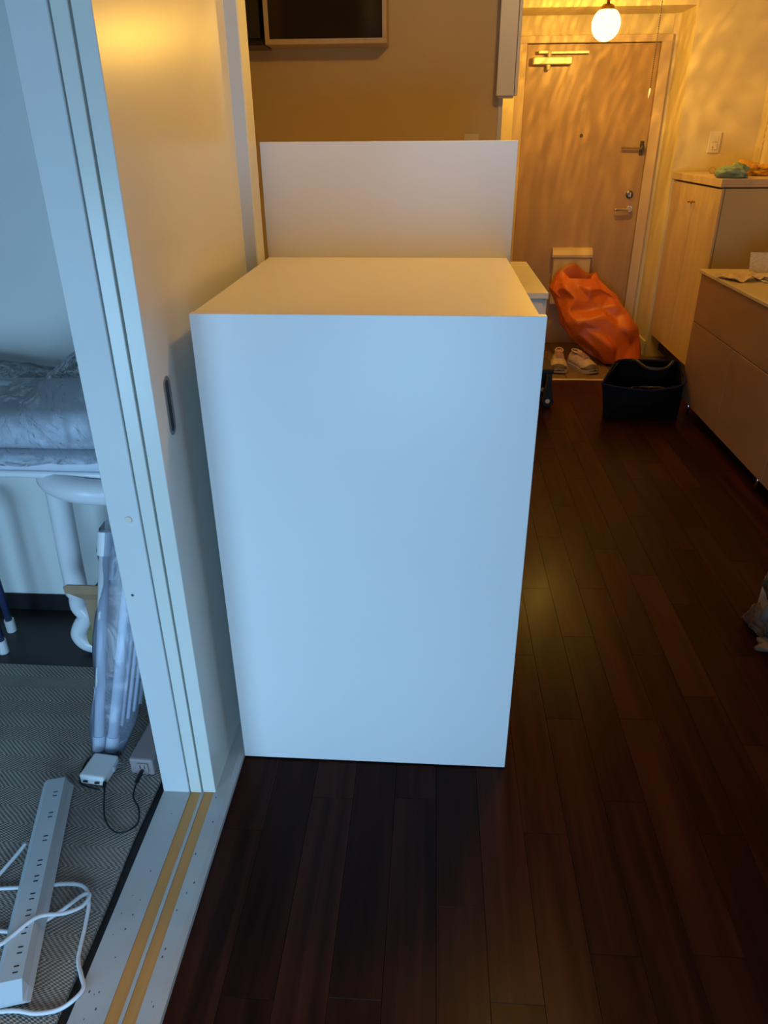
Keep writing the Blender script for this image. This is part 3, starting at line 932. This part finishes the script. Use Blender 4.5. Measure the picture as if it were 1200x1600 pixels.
ST = 0.775
tag(obj('leaflet', sheet(NB(), 0.15, 0.17, T(1.475, 3.76, ST + 0.012, rz=0.35), 0.012, wave=0.020, seed=3), MT['paper_pink'], None, origin=(1.475, 3.76, ST)),
    'creased printed leaflet at the front edge of the low drawer unit', 'leaflet')
bk = thing('booklet', 'stacked booklets with a dark cover on the low drawer unit', 'booklet', (1.63, 3.74, ST))
for k in range(3):
    obj('page_block', B(1.555 + 0.01 * k, 1.715 + 0.012 * k, 3.66 + 0.008 * k, 3.80 + 0.008 * k, ST + 0.001 + 0.007 * k, ST + 0.007 + 0.007 * k, bev=0.001, rz=0.12 * k),
        MT['paper_blue'] if k == 1 else MT['paper'], bk)
tag(obj('flyer', sheet(NB(), 0.17, 0.12, T(1.66, 3.905, ST + 0.050, rx=math.radians(52), rz=-0.22), 0.006), MT['paper'], None, origin=(1.66, 3.86, ST)),
    'white printed flyer leaning up behind the booklets', 'flyer')


# =================================================================== SNEAKERS
def sneaker(label, toe, ang):
    """toe: floor position of the toe tip; ang: heading of the toe (radians, 0 = +X)"""
    Ls = 0.27
    c_, s_ = math.cos(ang), math.sin(ang)
    ZB = -0.047

    def W(u, y, z):    # u: 0 heel .. 1 toe
        lx = (u - 1) * Ls
        return Vector((toe[0] + lx * c_ - y * s_, toe[1] + lx * s_ + y * c_, ZB + z))
    t = thing('sneaker', label, 'shoe', (toe[0] - 0.5 * Ls * c_, toe[1] - 0.5 * Ls * s_, ZB), 'sneakers on the entrance floor')
    us = [0.0, 0.04, 0.12, 0.25, 0.4, 0.55, 0.68, 0.8, 0.9, 0.96, 1.0]
    hw = [0.024, 0.036, 0.043, 0.045, 0.046, 0.053, 0.060, 0.059, 0.051, 0.036, 0.014]
    # sole
    rings = []
    for u, h in zip(us, hw):
        zb = 0.012 * max(0, (u - 0.8) / 0.2) ** 2 + 0.006 * max(0, (0.1 - u) / 0.1)
        zt = 0.034 - 0.008 * u + zb
        rings.append([W(u, -h - 0.004, zt), W(u, -h - 0.002, zb), W(u, h + 0.002, zb), W(u, h + 0.004, zt), W(u, 0, zt + 0.001)])
    obj('sole', loft(NB(), rings), MT['shoe_sole'], t)
    # upper
    top = [0.095, 0.108, 0.110, 0.104, 0.102, 0.098, 0.088, 0.072, 0.056, 0.044, 0.032]
    rings = []
    for u, h, zt in zip(us, hw, top):
        r = []
        zb = 0.026
        for k in range(13):
            a = math.pi * k / 12
            r.append(W(u, -h * math.cos(a) * (1 - 0.25 * math.sin(a) ** 2), zb + (zt - zb) * math.sin(a) ** 0.75 if 0 < k < 12 else zb))
        rings.append(r)
    up = obj('upper', loft(NB(), rings), MT['shoe_up'], t, smooth=True)
    # toe cap
    rings = []
    for u, h, zt in list(zip(us, hw, top))[6:]:
        r = []
        for k in range(13):
            a = math.pi * k / 12
            r.append(W(u + 0.006, -(h + 0.002) * math.cos(a) * (1 - 0.25 * math.sin(a) ** 2), 0.024 + ((zt + 0.003) * (0.5 if u < 0.7 else 0.9 if u < 0.85 else 1.0) - 0.024) * (math.sin(a) ** 0.75 if 0 < k < 12 else 0)))
        rings.append(r)
    obj('toe_cap', loft(NB(), rings), MT['shoe_gray'], t, smooth=True)
    # opening lining
    bm = NB()
    ring0 = [W(0.20 + 0.15 * math.cos(a * math.pi / 10), 0.026 * math.sin(a * math.pi / 10), 0.112 - 0.006 * math.cos(a * math.pi / 10)) for a in range(20)]
    ring1 = [W(0.20 + 0.12 * math.cos(a * math.pi / 10), 0.019 * math.sin(a * math.pi / 10), 0.098) for a in range(20)]
    loft(bm, [ring0, ring1], cap0=False)
    obj('lining', bm, MT['shoe_gray'], t)
    obj('collar', tube(NB(), ring0, 0.005, 8, closed=True), MT['shoe_up'], t, smooth=True)
    tg = loft(NB(), [[W(u, -0.020, z), W(u, 0.020, z), W(u, 0.016, z + 0.006), W(u, -0.016, z + 0.006)] for u, z in ((0.30, 0.118), (0.40, 0.104), (0.55, 0.097), (0.66, 0.088))])
    tg = obj('tongue', tg, MT['shoe_lace'], t)
    for u, z in ((0.42, 0.114), (0.49, 0.110), (0.56, 0.106), (0.63, 0.099)):
        obj('lace', tube(NB(), catmull([W(u, -0.028, z - 0.010), W(u + 0.012, 0, z + 0.003), W(u, 0.028, z - 0.010)], 4), 0.0028, 6), MT['shoe_lace'], tg)
    return t


sneaker('left one of the two beige sneakers, toe straight at the viewer', (0.862, 4.905), math.radians(-97))
sneaker('right one of the two beige sneakers, turned outward before the orange bag', (1.105, 4.905), math.radians(-62))

# =================================================================== ORANGE BAG
OB = [(1.218, -0.047, 1.474, -0.040, 5.120), (1.132, 0.028, 1.474, 0.095, 5.164), (0.981, 0.129, 1.468, 0.178, 5.209),
      (0.939, 0.208, 1.404, 0.248, 5.253), (0.908, 0.274, 1.338, 0.313, 5.298), (0.875, 0.350, 1.287, 0.370, 5.342),
      (0.852, 0.416, 1.237, 0.414, 5.387), (0.865, 0.484, 1.176, 0.476, 5.431)]
ob = thing('orange_bag', 'large crumpled orange bag slumped against the entrance door', 'bag', (1.30, 5.25, -0.047))
NS = 18
DEPTH = [0.10, 0.15, 0.18, 0.17, 0.15, 0.135, 0.115, 0.09]
rings = []
rb_ = random.Random(12)
for i, (xl, zl, xr, zr, yy) in enumerate(OB):
    dp = DEPTH[i]
    L0 = Vector((xl, yy + dp * 0.6, zl)); R0 = Vector((xr, yy + dp * 0.6, zr))
    c0 = (L0 + R0) / 2; hx = (R0 - L0) / 2
    ring = []
    for k in range(NS):
        a = 2 * math.pi * (k + 0.5 * (i % 2)) / NS
        ca, sa = math.cos(a), math.sin(a)
        p = c0 + hx * 1.05 * math.copysign(abs(ca) ** 0.8, ca) + Vector((0, 1, -0.25)) * dp * math.copysign(abs(sa) ** 0.8, sa)
        if sa < 0.3 and 0 < i < len(OB) - 1:
            p += Vector((rb_.uniform(-0.02, 0.02), rb_.uniform(-0.05, 0.05), rb_.uniform(-0.025, 0.025)))
        p.z = max(p.z, -0.0465)
        ring.append(p)
    rings.append(ring)


def creased(o, seed, lev=2, prob=0.7):
    """sharp folds along some edges, soft film between them"""
    me = o.data
    rr_ = random.Random(seed)
    at = me.attributes.new('crease_edge', 'FLOAT', 'EDGE')
    for d_ in at.data: d_.value = 1.0 if rr_.random() < prob else 0.45
    md = o.modifiers.new('Subdivision', 'SUBSURF')
    md.levels = lev
    md.render_levels = lev
    for p in me.polygons: p.use_smooth = True


bm = loft(NB(), rings, cap0=True, cap1=False)
bmesh.ops.triangulate(bm, faces=bm.faces)
creased(obj('bag_body', bm, MT['orange'], ob), 5)
# mouth: lip drooping at the front, peak at the back, hollow inside
top = rings[-1]
cen = sum(top, Vector()) / NS
rim, inn, deep = [], [], []
for k, p in enumerate(top):
    a = 2 * math.pi * (k + 0.5 * ((len(OB) - 1) % 2)) / NS
    ca, sa = math.cos(a), math.sin(a)
    lift = 0.050 + 0.075 * max(0, sa) ** 2 * math.exp(-((ca + 0.15) / 0.40) ** 2) - 0.115 * max(0, -sa) * math.exp(-((ca - 0.12) / 0.50) ** 2)
    lift += 0.020 * noise.noise(Vector((ca * 3, sa * 3, 2)))
    rim.append(cen + (p - cen) * 0.86 + Vector((0.0, 0.02, lift)))
    inn.append(cen + (p - cen) * 0.76 + Vector((0.0, 0.02, lift - 0.010)))
    deep.append(cen + (p - cen) * 0.50 + Vector((0.01, 0.0, -0.16)))
creased(obj('bag_rim', loft(NB(), [top, rim], cap0=False, cap1=False), MT['orange'], ob), 8)
creased(obj('bag_mouth', loft(NB(), [rim, inn, deep], cap0=False, cap1=True), MT['orange_shade'], ob), 9)

# =================================================================== BLACK TOTE
tb = thing('tote_bag', 'open black tote bag on the floor in front of the orange bag', 'bag', (1.17, 4.02, 0))
bl = [(0.965, 3.90), (1.06, 3.885), (1.20, 3.88), (1.355, 3.90), (1.366, 4.0), (1.366, 4.13), (1.22, 4.15), (1.04, 4.14), (0.985, 4.05)]
rim_ = [(0.928, 3.915, 0.195), (1.03, 3.885, 0.185), (1.19, 3.865, 0.178), (1.352, 3.885, 0.205), (1.374, 4.0, 0.245), (1.376, 4.10, 0.272),
        (1.22, 4.135, 0.268), (1.055, 4.125, 0.268), (0.985, 4.02, 0.235)]
rb, rm_, ri, rib_ = [], [], [], []
bm = NB()
mid = [Vector(((b[0] + r[0]) / 2 + 0.012 * (1 if i in (3, 4, 5) else -1) * 0.3, (b[1] + r[1]) / 2 - (0.012 if i in (1, 2) else 0), r[2] * 0.5)) for i, (b, r) in enumerate(zip(bl, rim_))]
cc = Vector((1.18, 4.01, 0.0))
ins = [cc + (Vector((r[0], r[1], r[2])) - cc) * 1.0 + (cc - Vector((r[0], r[1], 0))).normalized() * 0.010 for r in rim_]
insb = [Vector((b[0], b[1], 0.02)) + (cc - Vector((b[0], b[1], 0))).normalized() * 0.02 for b in bl]
loft(bm, [[Vector((b[0], b[1], 0.001)) for b in bl], mid, [Vector(r) for r in rim_], ins, insb])
obj('bag_body', bm, MT['tote'], tb)
obj('rim_binding', tube(NB(), catmull([Vector(r) for r in rim_] + [Vector(rim_[0])], 4)[:-1], 0.006, 8, closed=True), MT['tote_trim'], tb)
obj('handle', tube(NB(), catmull([(1.12, 4.13, 0.24), (1.13, 4.07, 0.285), (1.18, 4.0, 0.262), (1.27, 3.985, 0.262), (1.325, 4.04, 0.285), (1.33, 4.12, 0.24)], 6), 0.010, 8), MT['rubber_black'], tb, smooth=True)
obj('handle', tube(NB(), catmull([(1.09, 3.90, 0.15), (1.10, 3.94, 0.165), (1.15, 4.0, 0.15), (1.22, 4.0, 0.15), (1.265, 3.94, 0.165), (1.27, 3.90, 0.15)], 6), 0.010, 8), MT['rubber_black'], tb, smooth=True)

# =================================================================== BLACK WHEELED CART FOOT behind the cabinet
ct = thing('wheeled_cart', 'black caster of a small cart half hidden behind the white cabinet', 'cart', (0.60, 4.30, 0))
for sx in (0.672, 0.50):
    for sy in (4.32, 4.10):
        fk = obj('caster_fork', loft(NB(), [[Vector((sx - a, sy - 0.022, z)), Vector((sx + a, sy - 0.022, z)), Vector((sx + a, sy + 0.022, z)), Vector((sx - a, sy + 0.022, z))]
                                            for a, z in ((0.026, 0.045), (0.024, 0.085), (0.014, 0.13), (0.012, 0.20))]), MT['rubber_black'], ct)
        obj('wheel', lathe(NB(), [(0, -0.020), (0.030, -0.020), (0.034, -0.014), (0.034, 0.014), (0.030, 0.020), (0, 0.020)], 20,
                           T(sx, sy, 0.0345, rx=math.radians(90))), MT['rubber_black'], fk)
        obj('hub_cap', lathe(NB(), [(0, 0.003), (0.012, 0.003), (0.014, 0), (0, 0)], 14, T(sx, sy - 0.0205, 0.038, rx=math.radians(90))), MT['plastic_ivory'], fk)
obj('cart_tray', B(0.48, 0.69, 4.08, 4.34, 0.20, 0.225, bev=0.004), MT['rubber_black'], ct)

# =================================================================== SIDE ROOM
# rug
bm = NB()
rx0, rx1, ry0, ry1 = -2.2, -0.637, -0.6, 1.648
NXR, NYR = 80, 110
grid = []
for j in range(NYR + 1):
    row = []
    for i in range(NXR + 1):
        u = i / NXR
        x = rx0 + (rx1 - rx0) * (1 - (1 - u) ** 1.0); y = ry0 + (ry1 - ry0) * j / NYR
        z = 0.008 + 0.0045 * max(0, noise.noise(Vector((x * 3.1, y * 5.2, 0.3)))) 
        if i == NXR: x += 0.004 * noise.noise(Vector((0.5, y * 6, 0)))
        row.append(bm.verts.new((x, y, z)))
    grid.append(row)
for j in range(NYR):
    for i in range(NXR):
        bm.faces.new((grid[j][i], grid[j][i + 1], grid[j + 1][i + 1], grid[j + 1][i]))
edge = [e for e in bm.edges if e.is_boundary]
ext = bmesh.ops.extrude_edge_only(bm, edges=edge)
for v in ext['geom']:
    if isinstance(v, bmesh.types.BMVert): v.co.z = 0.0005
tag(obj('rug', bm, MT['rug'], None, smooth=False), 'grey herringbone woven rug on the side room floor', 'rug')

# wrapped white chair
wcx = thing('wrapped_chair', 'white padded chair with round arm, wrapped in clear plastic', 'chair', (-0.95, 1.78, 0))


def slab(x0, x1, y0, y1, z0, z1, r, seg=4):
    return B(x0, x1, y0, y1, z0, z1, bev=r, seg=seg)


obj('seat_cushion', slab(-1.265, -0.72, 1.60, 1.92, 0.715, 0.815, 0.035), MT['chair_white'], wcx, smooth=True)
obj('seat_board', slab(-1.272, -0.70, 1.585, 1.925, 0.668, 0.712, 0.016), MT['chair_white'], wcx, smooth=True)
obj('seat_pan', slab(-1.268, -0.71, 1.59, 1.92, 0.648, 0.667, 0.008), MT['tube_white'], wcx, smooth=True)
# back cushion rising to the right behind the post
obj('back_cushion', slab(-0.93, -0.70, 1.80, 1.925, 0.80, 0.96, 0.05), MT['chair_white'], wcx, smooth=True)
ringp = [(-0.845 + 0.142 * math.cos(a * math.pi / 20), 1.700 + 0.125 * math.sin(a * math.pi / 20), 0.612 + 0.018 * math.cos(a * math.pi / 20 + 2.4)) for a in range(40)]
obj('round_arm', tube(NB(), ringp, 0.033, 16, closed=True), MT['tube_white'], wcx, smooth=True)
leg = catmull([(-1.015, 1.745, 0.645), (-1.020, 1.745, 0.50), (-1.027, 1.745, 0.34), (-1.03, 1.745, 0.22), (-1.035, 1.745, 0.16), (-1.015, 1.742, 0.125),
               (-1.035, 1.735, 0.095), (-1.045, 1.73, 0.065), (-1.025, 1.728, 0.036), (-0.975, 1.728, 0.026), (-0.90, 1.735, 0.026), (-0.82, 1.75, 0.026)], 6)
rl = []
for k in range(len(leg)):
    t_ = k / (len(leg) - 1)
    rl.append(0.032 if t_ < 0.3 else 0.025)
obj('leg', tube(NB(), leg, rl, 14), MT['tube_white'], wcx, smooth=True)
obj('leg', tube(NB(), [(-0.78, 1.88, 0.0), (-0.78, 1.88, 0.645)], 0.025, 12), MT['tube_white'], wcx, smooth=True)
# plastic wrap: loose crinkled cover over the seat
bm = NB()
NXW, NR = 46, 30
rings = []
for i in range(NXW + 1):
    u = i / NXW
    x = -1.278 + 0.598 * u
    top_h = 0.865 + 0.012 * math.sin(u * 9) + 0.085 / (1 + math.exp(-(x + 0.925) / 0.028))
    ring = []
    for k in range(NR):
        a = 2 * math.pi * k / NR
        ca, sa = math.cos(a), math.sin(a)
        y = 1.755 + 0.183 * math.copysign(abs(ca) ** 0.55, ca)
        zc_, zh = (top_h + 0.655) / 2, (top_h - 0.655) / 2
        z = zc_ + zh * math.copysign(abs(sa) ** 0.6, sa)
        q = Vector((x * 9, ca * 2.3, sa * 2.3))
        d = 0.016 * abs(noise.noise(q)) + 0.010 * abs(noise.noise(q * 2.3))
        z += (d - 0.006) * (1 if sa > 0 else 0.4)
        y = min(y - (d * (1 if ca < 0 else 0)), 1.937)
        ring.append(Vector((x, y, z)))
    rings.append(ring)
loft(bm, rings)
obj('plastic_wrap', bm, MT['film'], wcx, smooth=True)

# bundle of white tubes in a plastic sleeve, leaning
bd = thing('tube_bundle', 'bundle of white tubes in a clear plastic sleeve leaning behind the post', 'tube bundle', (-0.80, 1.35, 0.008))


def lean(p0, p1, z):
    t_ = (z - p0[2]) / (p1[2] - p0[2])
    return Vector([p0[i] + (p1[i] - p0[i]) * t_ for i in range(3)])


TA = ((-0.8225, 1.333, 0.037), (-0.792, 1.500, 0.501))
TB = ((-0.788, 1.331, 0.030), (-0.746, 1.441, 0.335))
for (P, ztop, r) in ((TA, 0.515, 0.0125), (TB, 0.54, 0.0135)):
    tb_ = obj('tube', tube(NB(), [lean(*P, 0.012 + 0.004), lean(*P, ztop)], r, 16), MT['tube_white'], bd, smooth=True)
    obj('end_cap', tube(NB(), [lean(*P, 0.014), lean(*P, 0.050)], r + 0.0025, 16), MT['plastic_white'], tb_, smooth=False)
obj('connector', tube(NB(), [lean(*TA, 0.49), lean(*TA, 0.545)], 0.0165, 16), MT['plastic_white'], bd)
for k in range(5):
    dx = 0.016 + 0.011 * k
    a = lean(*TB, 0.07 + 0.012 * k) + Vector((dx, 0.01 + 0.010 * k, 0)); b = lean(*TB, 0.54) + Vector((dx * 1.0, 0.02 + 0.01 * k, 0))
    obj('thin_rod', tube(NB(), [a, b], 0.0045, 8), MT['tube_white'], bd, smooth=True)
rings = []
for i in range(22):
    z = 0.009 + 0.545 * i / 21
    ca_, cb_ = lean(*TA, z), lean(*TB, z)
    c0 = (ca_ + cb_) / 2 + Vector((0.002 + 0.02 * min(1, z / 0.2), 0.015, 0))
    wid = 0.036 + 0.030 * min(1, z / 0.2) + 0.006 * math.sin(i * 0.7)
    ring = []
    for k in range(20):
        a = 2 * math.pi * k / 20
        d = 0.006 * noise.noise(Vector((math.cos(a) * 3, math.sin(a) * 3, i * 0.5)))
        ring.append(Vector((max(-0.95, min(c0.x + 0.002 + (wid + 0.005 + d) * math.copysign(abs(math.cos(a)) ** 0.7, math.cos(a)), -0.618)), c0.y + (0.036 + d) * math.copysign(abs(math.sin(a)) ** 0.55, math.sin(a)), z)))
    rings.append(ring)
obj('plastic_sleeve', loft(NB(), rings, cap0=True, cap1=False), MT['film_bag'], bd, smooth=True)

# cardboard box behind the bundle
cb = thing('cardboard_box', 'brown cardboard box behind the tube bundle, flap open', 'box', (-0.82, 1.62, 0.0085))
obj('box_body', B(-0.930, -0.74, 1.60, 1.70, 0.0135, 0.285, bev=0.002), MT['cardboard'], cb)
obj('box_flap', prism(NB(), [(-0.965, 0.318), (-0.745, 0.318), (-0.745, 0.345), (-0.955, 0.345), (-0.967, 0.338)], 'Y', 1.575, 1.579, ), MT['cardboard'], cb)
obj('box_flap', loft(NB(), [[Vector((-0.962, 1.578, 0.318)), Vector((-0.745, 1.578, 0.318)), Vector((-0.745, 1.581, 0.319)), Vector((-0.962, 1.581, 0.319))],
                            [Vector((-0.930, 1.597, 0.286)), Vector((-0.745, 1.597, 0.286)), Vector((-0.745, 1.601, 0.287)), Vector((-0.930, 1.601, 0.287))]]), MT['cardboard'], cb)
obj('paper_label', B(-0.925, -0.80, 1.5935, 1.5942, 0.293, 0.302, rz=0), MT['paper'], cb)
tr_ = thing('tape_roll', 'olive tape roll standing by the foot of the wrapped chair', 'tape roll', (-0.975, 1.70, 0))
obj('roll', lathe(NB(), [(0.030, -0.012), (0.048, -0.012), (0.048, 0.012), (0.030, 0.012), (0.030, -0.012)], 28, T(-0.965, 1.700, 0.1005, rx=math.radians(90), rz=math.radians(70))), MT['tape_olive'], tr_)
tr_.location = (-0.965, 1.70, 0.0)

# navy stool, two capped legs in view
sto = thing('metal_stool', 'stool with navy tube legs and white foot caps at the left edge', 'stool', (-1.40, 1.77, 0))
lt = {(-1.322, 1.821): (-1.312, 1.80), (-1.288, 1.712): (-1.300, 1.725), (-1.60, 1.80): (-1.56, 1.79), (-1.56, 1.70): (-1.53, 1.715)}
for (bx_, by_), (tx_, ty_) in lt.items():
    l_ = obj('leg', tube(NB(), [(bx_, by_, 0.01), (tx_, ty_, 0.44)], 0.011, 12), MT['navy'], sto, smooth=True)
    v0, v1 = Vector((bx_, by_, 0.0)), Vector((tx_, ty_, 0.44))
    dv = (v1 - v0).normalized()
    cpb = NB()
    tube(cpb, [v0 + dv * 0.0, v0 + dv * 0.045], 0.0145, 14)
    obj('foot_cap', cpb, MT['plastic_white'], l_)
obj('seat', slab(-1.62, -1.295, 1.66, 1.86, 0.435, 0.470, 0.014), MT['navy'], sto, smooth=True)

# ---------------- electrics on the rug
RZ = 0.0125
ad = thing('charger', 'white square charger lying on the rug by the tubes', 'charger', (-0.787, 1.25, RZ))
rzA = math.radians(-6)
obj('charger_body', B(-0.820, -0.755, 1.212, 1.288, RZ + 0.0005, RZ + 0.029, bev=0.006, seg=3, rz=rzA), MT['plastic_white'], ad, smooth=False)
pr = obj('plug_block', B(-0.758, -0.750, 1.250, 1.275, RZ + 0.008, RZ + 0.022, bev=0.001, rz=rzA), MT['plastic_white2'], ad)
for dy in (1.256, 1.268): obj('prong', B(-0.751, -0.738, dy - 0.0008, dy + 0.0008, RZ + 0.012, RZ + 0.018, rz=rzA), MT['chrome'], pr)
for k in range(2):
    obj('usb_port', B(-0.812 + 0.030 * k, -0.800 + 0.030 * k, 1.2085 - 0.003 * k, 1.2095 - 0.003 * k, RZ + 0.013, RZ + 0.018), MT['slot_dark'], ad)
cbl = [(-0.802, 1.287, RZ + 0.014), (-0.826, 1.290, RZ + 0.012), (-0.838, 1.270, RZ + 0.003), (-0.828, 1.222, RZ + 0.002), (-0.800, 1.206, RZ + 0.002),
       (-0.769, 1.199, RZ + 0.002)]
tag(obj('short_cable', tube(NB(), catmull(cbl, 6), 0.0022, 8), MT['rubber_black'], None, smooth=True), 'short black lead wrapped around the white charger', 'cable')

ot = thing('power_tap', 'mauve grey power tap box on the rug against the post', 'power tap', (-0.675, 1.31, RZ))
obj('tap_body', B(-0.708, -0.648, 1.252, 1.40, RZ + 0.0005, RZ + 0.050, bev=0.005, seg=2, rz=math.radians(-3)), MT['tap_mauve'], ot)
obj('tap_socket', B(-0.692, -0.664, 1.2475, 1.2515, RZ + 0.012, RZ + 0.040, bev=0.001, rz=math.radians(-3)), MT['tap_mauve'], ot)
for dx in (-0.684, -0.673):
    obj('slot', B(dx, dx + 0.002, 1.2468, 1.2474, RZ + 0.026, RZ + 0.036), MT['slot_dark'], ot)

bc = thing('usb_cable', 'black usb cable looping from the charger to the mauve power tap', 'cable', (-0.70, 1.15, RZ))
pts = [(-0.757, 1.2095, RZ + 0.016), (-0.753, 1.190, RZ + 0.006), (-0.738, 1.150, RZ + 0.0025), (-0.722, 1.118, RZ + 0.0025), (-0.695, 1.090, RZ + 0.0025),
       (-0.668, 1.083, RZ + 0.0025), (-0.643, 1.108, RZ + 0.0025), (-0.655, 1.150, RZ + 0.0025), (-0.680, 1.182, RZ + 0.0025), (-0.684, 1.212, RZ + 0.010), (-0.681, 1.228, RZ + 0.016)]
obj('cord', tube(NB(), catmull(pts, 8), 0.0021, 8), MT['rubber_black'], bc, smooth=True)
obj('connector', tube(NB(), [(-0.684, 1.216, RZ + 0.012), (-0.6785, 1.243, RZ + 0.022)], 0.0052, 8), MT['rubber_black'], bc)
obj('connector', tube(NB(), [(-0.7575, 1.2095, RZ + 0.0165), (-0.756, 1.198, RZ + 0.012)], 0.0048, 8), MT['rubber_black'], bc)

# long power strip
ps = thing('power_strip', 'long white power strip with ten outlets on the rug', 'power strip', (-0.80, 0.955, RZ))
far_c, near_c = Vector((-0.866, 1.193, 0)), Vector((-0.731, 0.728, 0))
axis = (near_c - far_c); LEN = axis.length
ang = math.atan2(axis.y, axis.x)
PM = Matrix.Translation((far_c.x, far_c.y, RZ + 0.008)) @ Matrix.Rotation(ang, 4, 'Z')
# local: x along strip, +y to the left of travel (towards +X world), z up
HW, HT = 0.0225, 0.035
bm = NB()
rings = []
for (xx, inset, zt) in ((-0.006, 0.004, 0.010), (0.0, 0.0, HT - 0.002), (0.004, 0.0, HT), (LEN - 0.004, 0, HT), (LEN + 0.020, 0, 0.008), (LEN + 0.020, 0, 0.002)):
    rings.append([PM @ Vector((xx, -HW - 0.004 + inset, 0.0)), PM @ Vector((xx, HW + 0.012 - inset, 0.0)), PM @ Vector((xx, HW + 0.006 - inset, max(zt * 0.35, 0.001))),
                  PM @ Vector((xx, HW - inset, zt)), PM @ Vector((xx, -HW + 0.006 + inset, zt)), PM @ Vector((xx, -HW - 0.004 + inset, zt * 0.75))])
loft(bm, rings)
obj('strip_body', bm, MT['plastic_white2'], ps)
slots = [(-0.841, 1.147), (-0.826, 1.089), (-0.81, 1.028), (-0.793, 0.969), (-0.783, 0.933), (-0.773, 0.894), (-0.765, 0.859), (-0.754, 0.824), (-0.744, 0.787), (-0.734, 0.752)]
PI_ = PM.inverted()
for (sx, sy) in slots:
    q = PI_ @ Vector((sx, sy, 0))
    bm = NB()
    for dx in (-0.0058, 0.0058):
        box(bm, q.x + dx - 0.0013, q.x + dx + 0.0013, 0.008 - 0.0046, 0.008 + 0.0046, HT - 0.001, HT + 0.0003, mat=PM)
    obj('outlet_slots', bm, MT['slot_dark'], ps)
for k in range(8):      # staggered outlets along the left flank
    xx = 0.07 + 0.052 * k
    bm = NB()
    box(bm, xx - 0.011, xx + 0.011, -HW - 0.0052, -HW - 0.001, 0.008, 0.024, bev=0.002, mat=PM)
    so = obj('flank_socket', bm, MT['plastic_white'], ps)
    bm = NB()
    for dx in (-0.005, 0.005): box(bm, xx + dx - 0.001, xx + dx + 0.001, -HW - 0.0058, -HW - 0.0050, 0.012, 0.019, mat=PM)
    obj('slot', bm, MT['slot_dark'], so)

# white power cord: loops under and over the strip
c1 = [(-0.862, 1.034, RZ + 0.016), (-0.876, 0.990, RZ + 0.010), (-0.900, 0.930, RZ + 0.004), (-0.945, 0.865, RZ + 0.004), (-1.00, 0.87, RZ + 0.004), (-0.96, 0.925, RZ + 0.004), (-0.869, 0.934, RZ + 0.003), (-0.793, 0.943, RZ + 0.003), (-0.735, 0.952, RZ + 0.004),
      (-0.695, 0.946, RZ + 0.006), (-0.670, 0.915, RZ + 0.008), (-0.657, 0.865, RZ + 0.004), (-0.643, 0.803, RZ + 0.004), (-0.622, 0.770, 0.022), (-0.606, 0.745, 0.0245), (-0.617, 0.722, 0.024),
      (-0.640, 0.710, RZ + 0.004), (-0.675, 0.702, RZ + 0.004), (-0.71, 0.704, RZ + 0.004), (-0.748, 0.7, RZ + 0.004), (-0.86, 0.68, RZ + 0.004), (-0.95, 0.70, RZ + 0.004), (-0.93, 0.76, RZ + 0.02),
      (-0.83, 0.765, RZ + 0.040), (-0.783, 0.793, RZ + 0.045), (-0.768, 0.813, RZ + 0.0445), (-0.738, 0.852, RZ + 0.0445), (-0.700, 0.874, RZ + 0.026), (-0.675, 0.898, RZ + 0.016), (-0.672, 0.925, RZ + 0.012),
      (-0.690, 0.925, RZ + 0.008), (-0.725, 0.888, RZ + 0.003), (-0.77, 0.85, RZ + 0.003), (-0.83, 0.845, RZ + 0.003), (-0.90, 0.84, RZ + 0.004)]
tag(obj('extension_cable', tube(NB(), catmull(c1, 8), 0.0040, 8), MT['cable_white'], None, smooth=True), 'white power cord looping under and over the power strip', 'cable')

# plastic-wrapped parcel at the right edge
pb = thing('wrapped_parcel', 'small parcel in crumpled clear plastic at the right edge of the floor', 'parcel', (1.14, 1.90, 0))
bm, zm = crumple((1.155, 1.93, 0.10), (0.155, 0.12, 0.15), 0.5, 1.5, 21)
bmesh.ops.translate(bm, verts=bm.verts, vec=(0, 0, 0.012 - zm))
obj('plastic_bag', bm, clear_film('crumpled_bag_plastic', (0.9, 0.9, 0.92), 0.25, 12, 0.8, (0.07, 0.06, 0.06), 0.4), pb, smooth=True)
obj('parcel_body', B(1.06, 1.26, 1.86, 2.02, 0.014, 0.19, bev=0.01, seg=2, rz=0.3), MT['cardboard'], pb)
bm, zm = crumple((1.065, 1.86, 0.03), (0.062, 0.034, 0.026), 0.4, 1.6, 31, sub=3)
bmesh.ops.translate(bm, verts=bm.verts, vec=(0, 0, 0.001 - zm))
obj('paper_tip', bm, plain('brown_paper', (0.14, 0.08, 0.045), 0.8, 0.1, 20), pb, smooth=True)
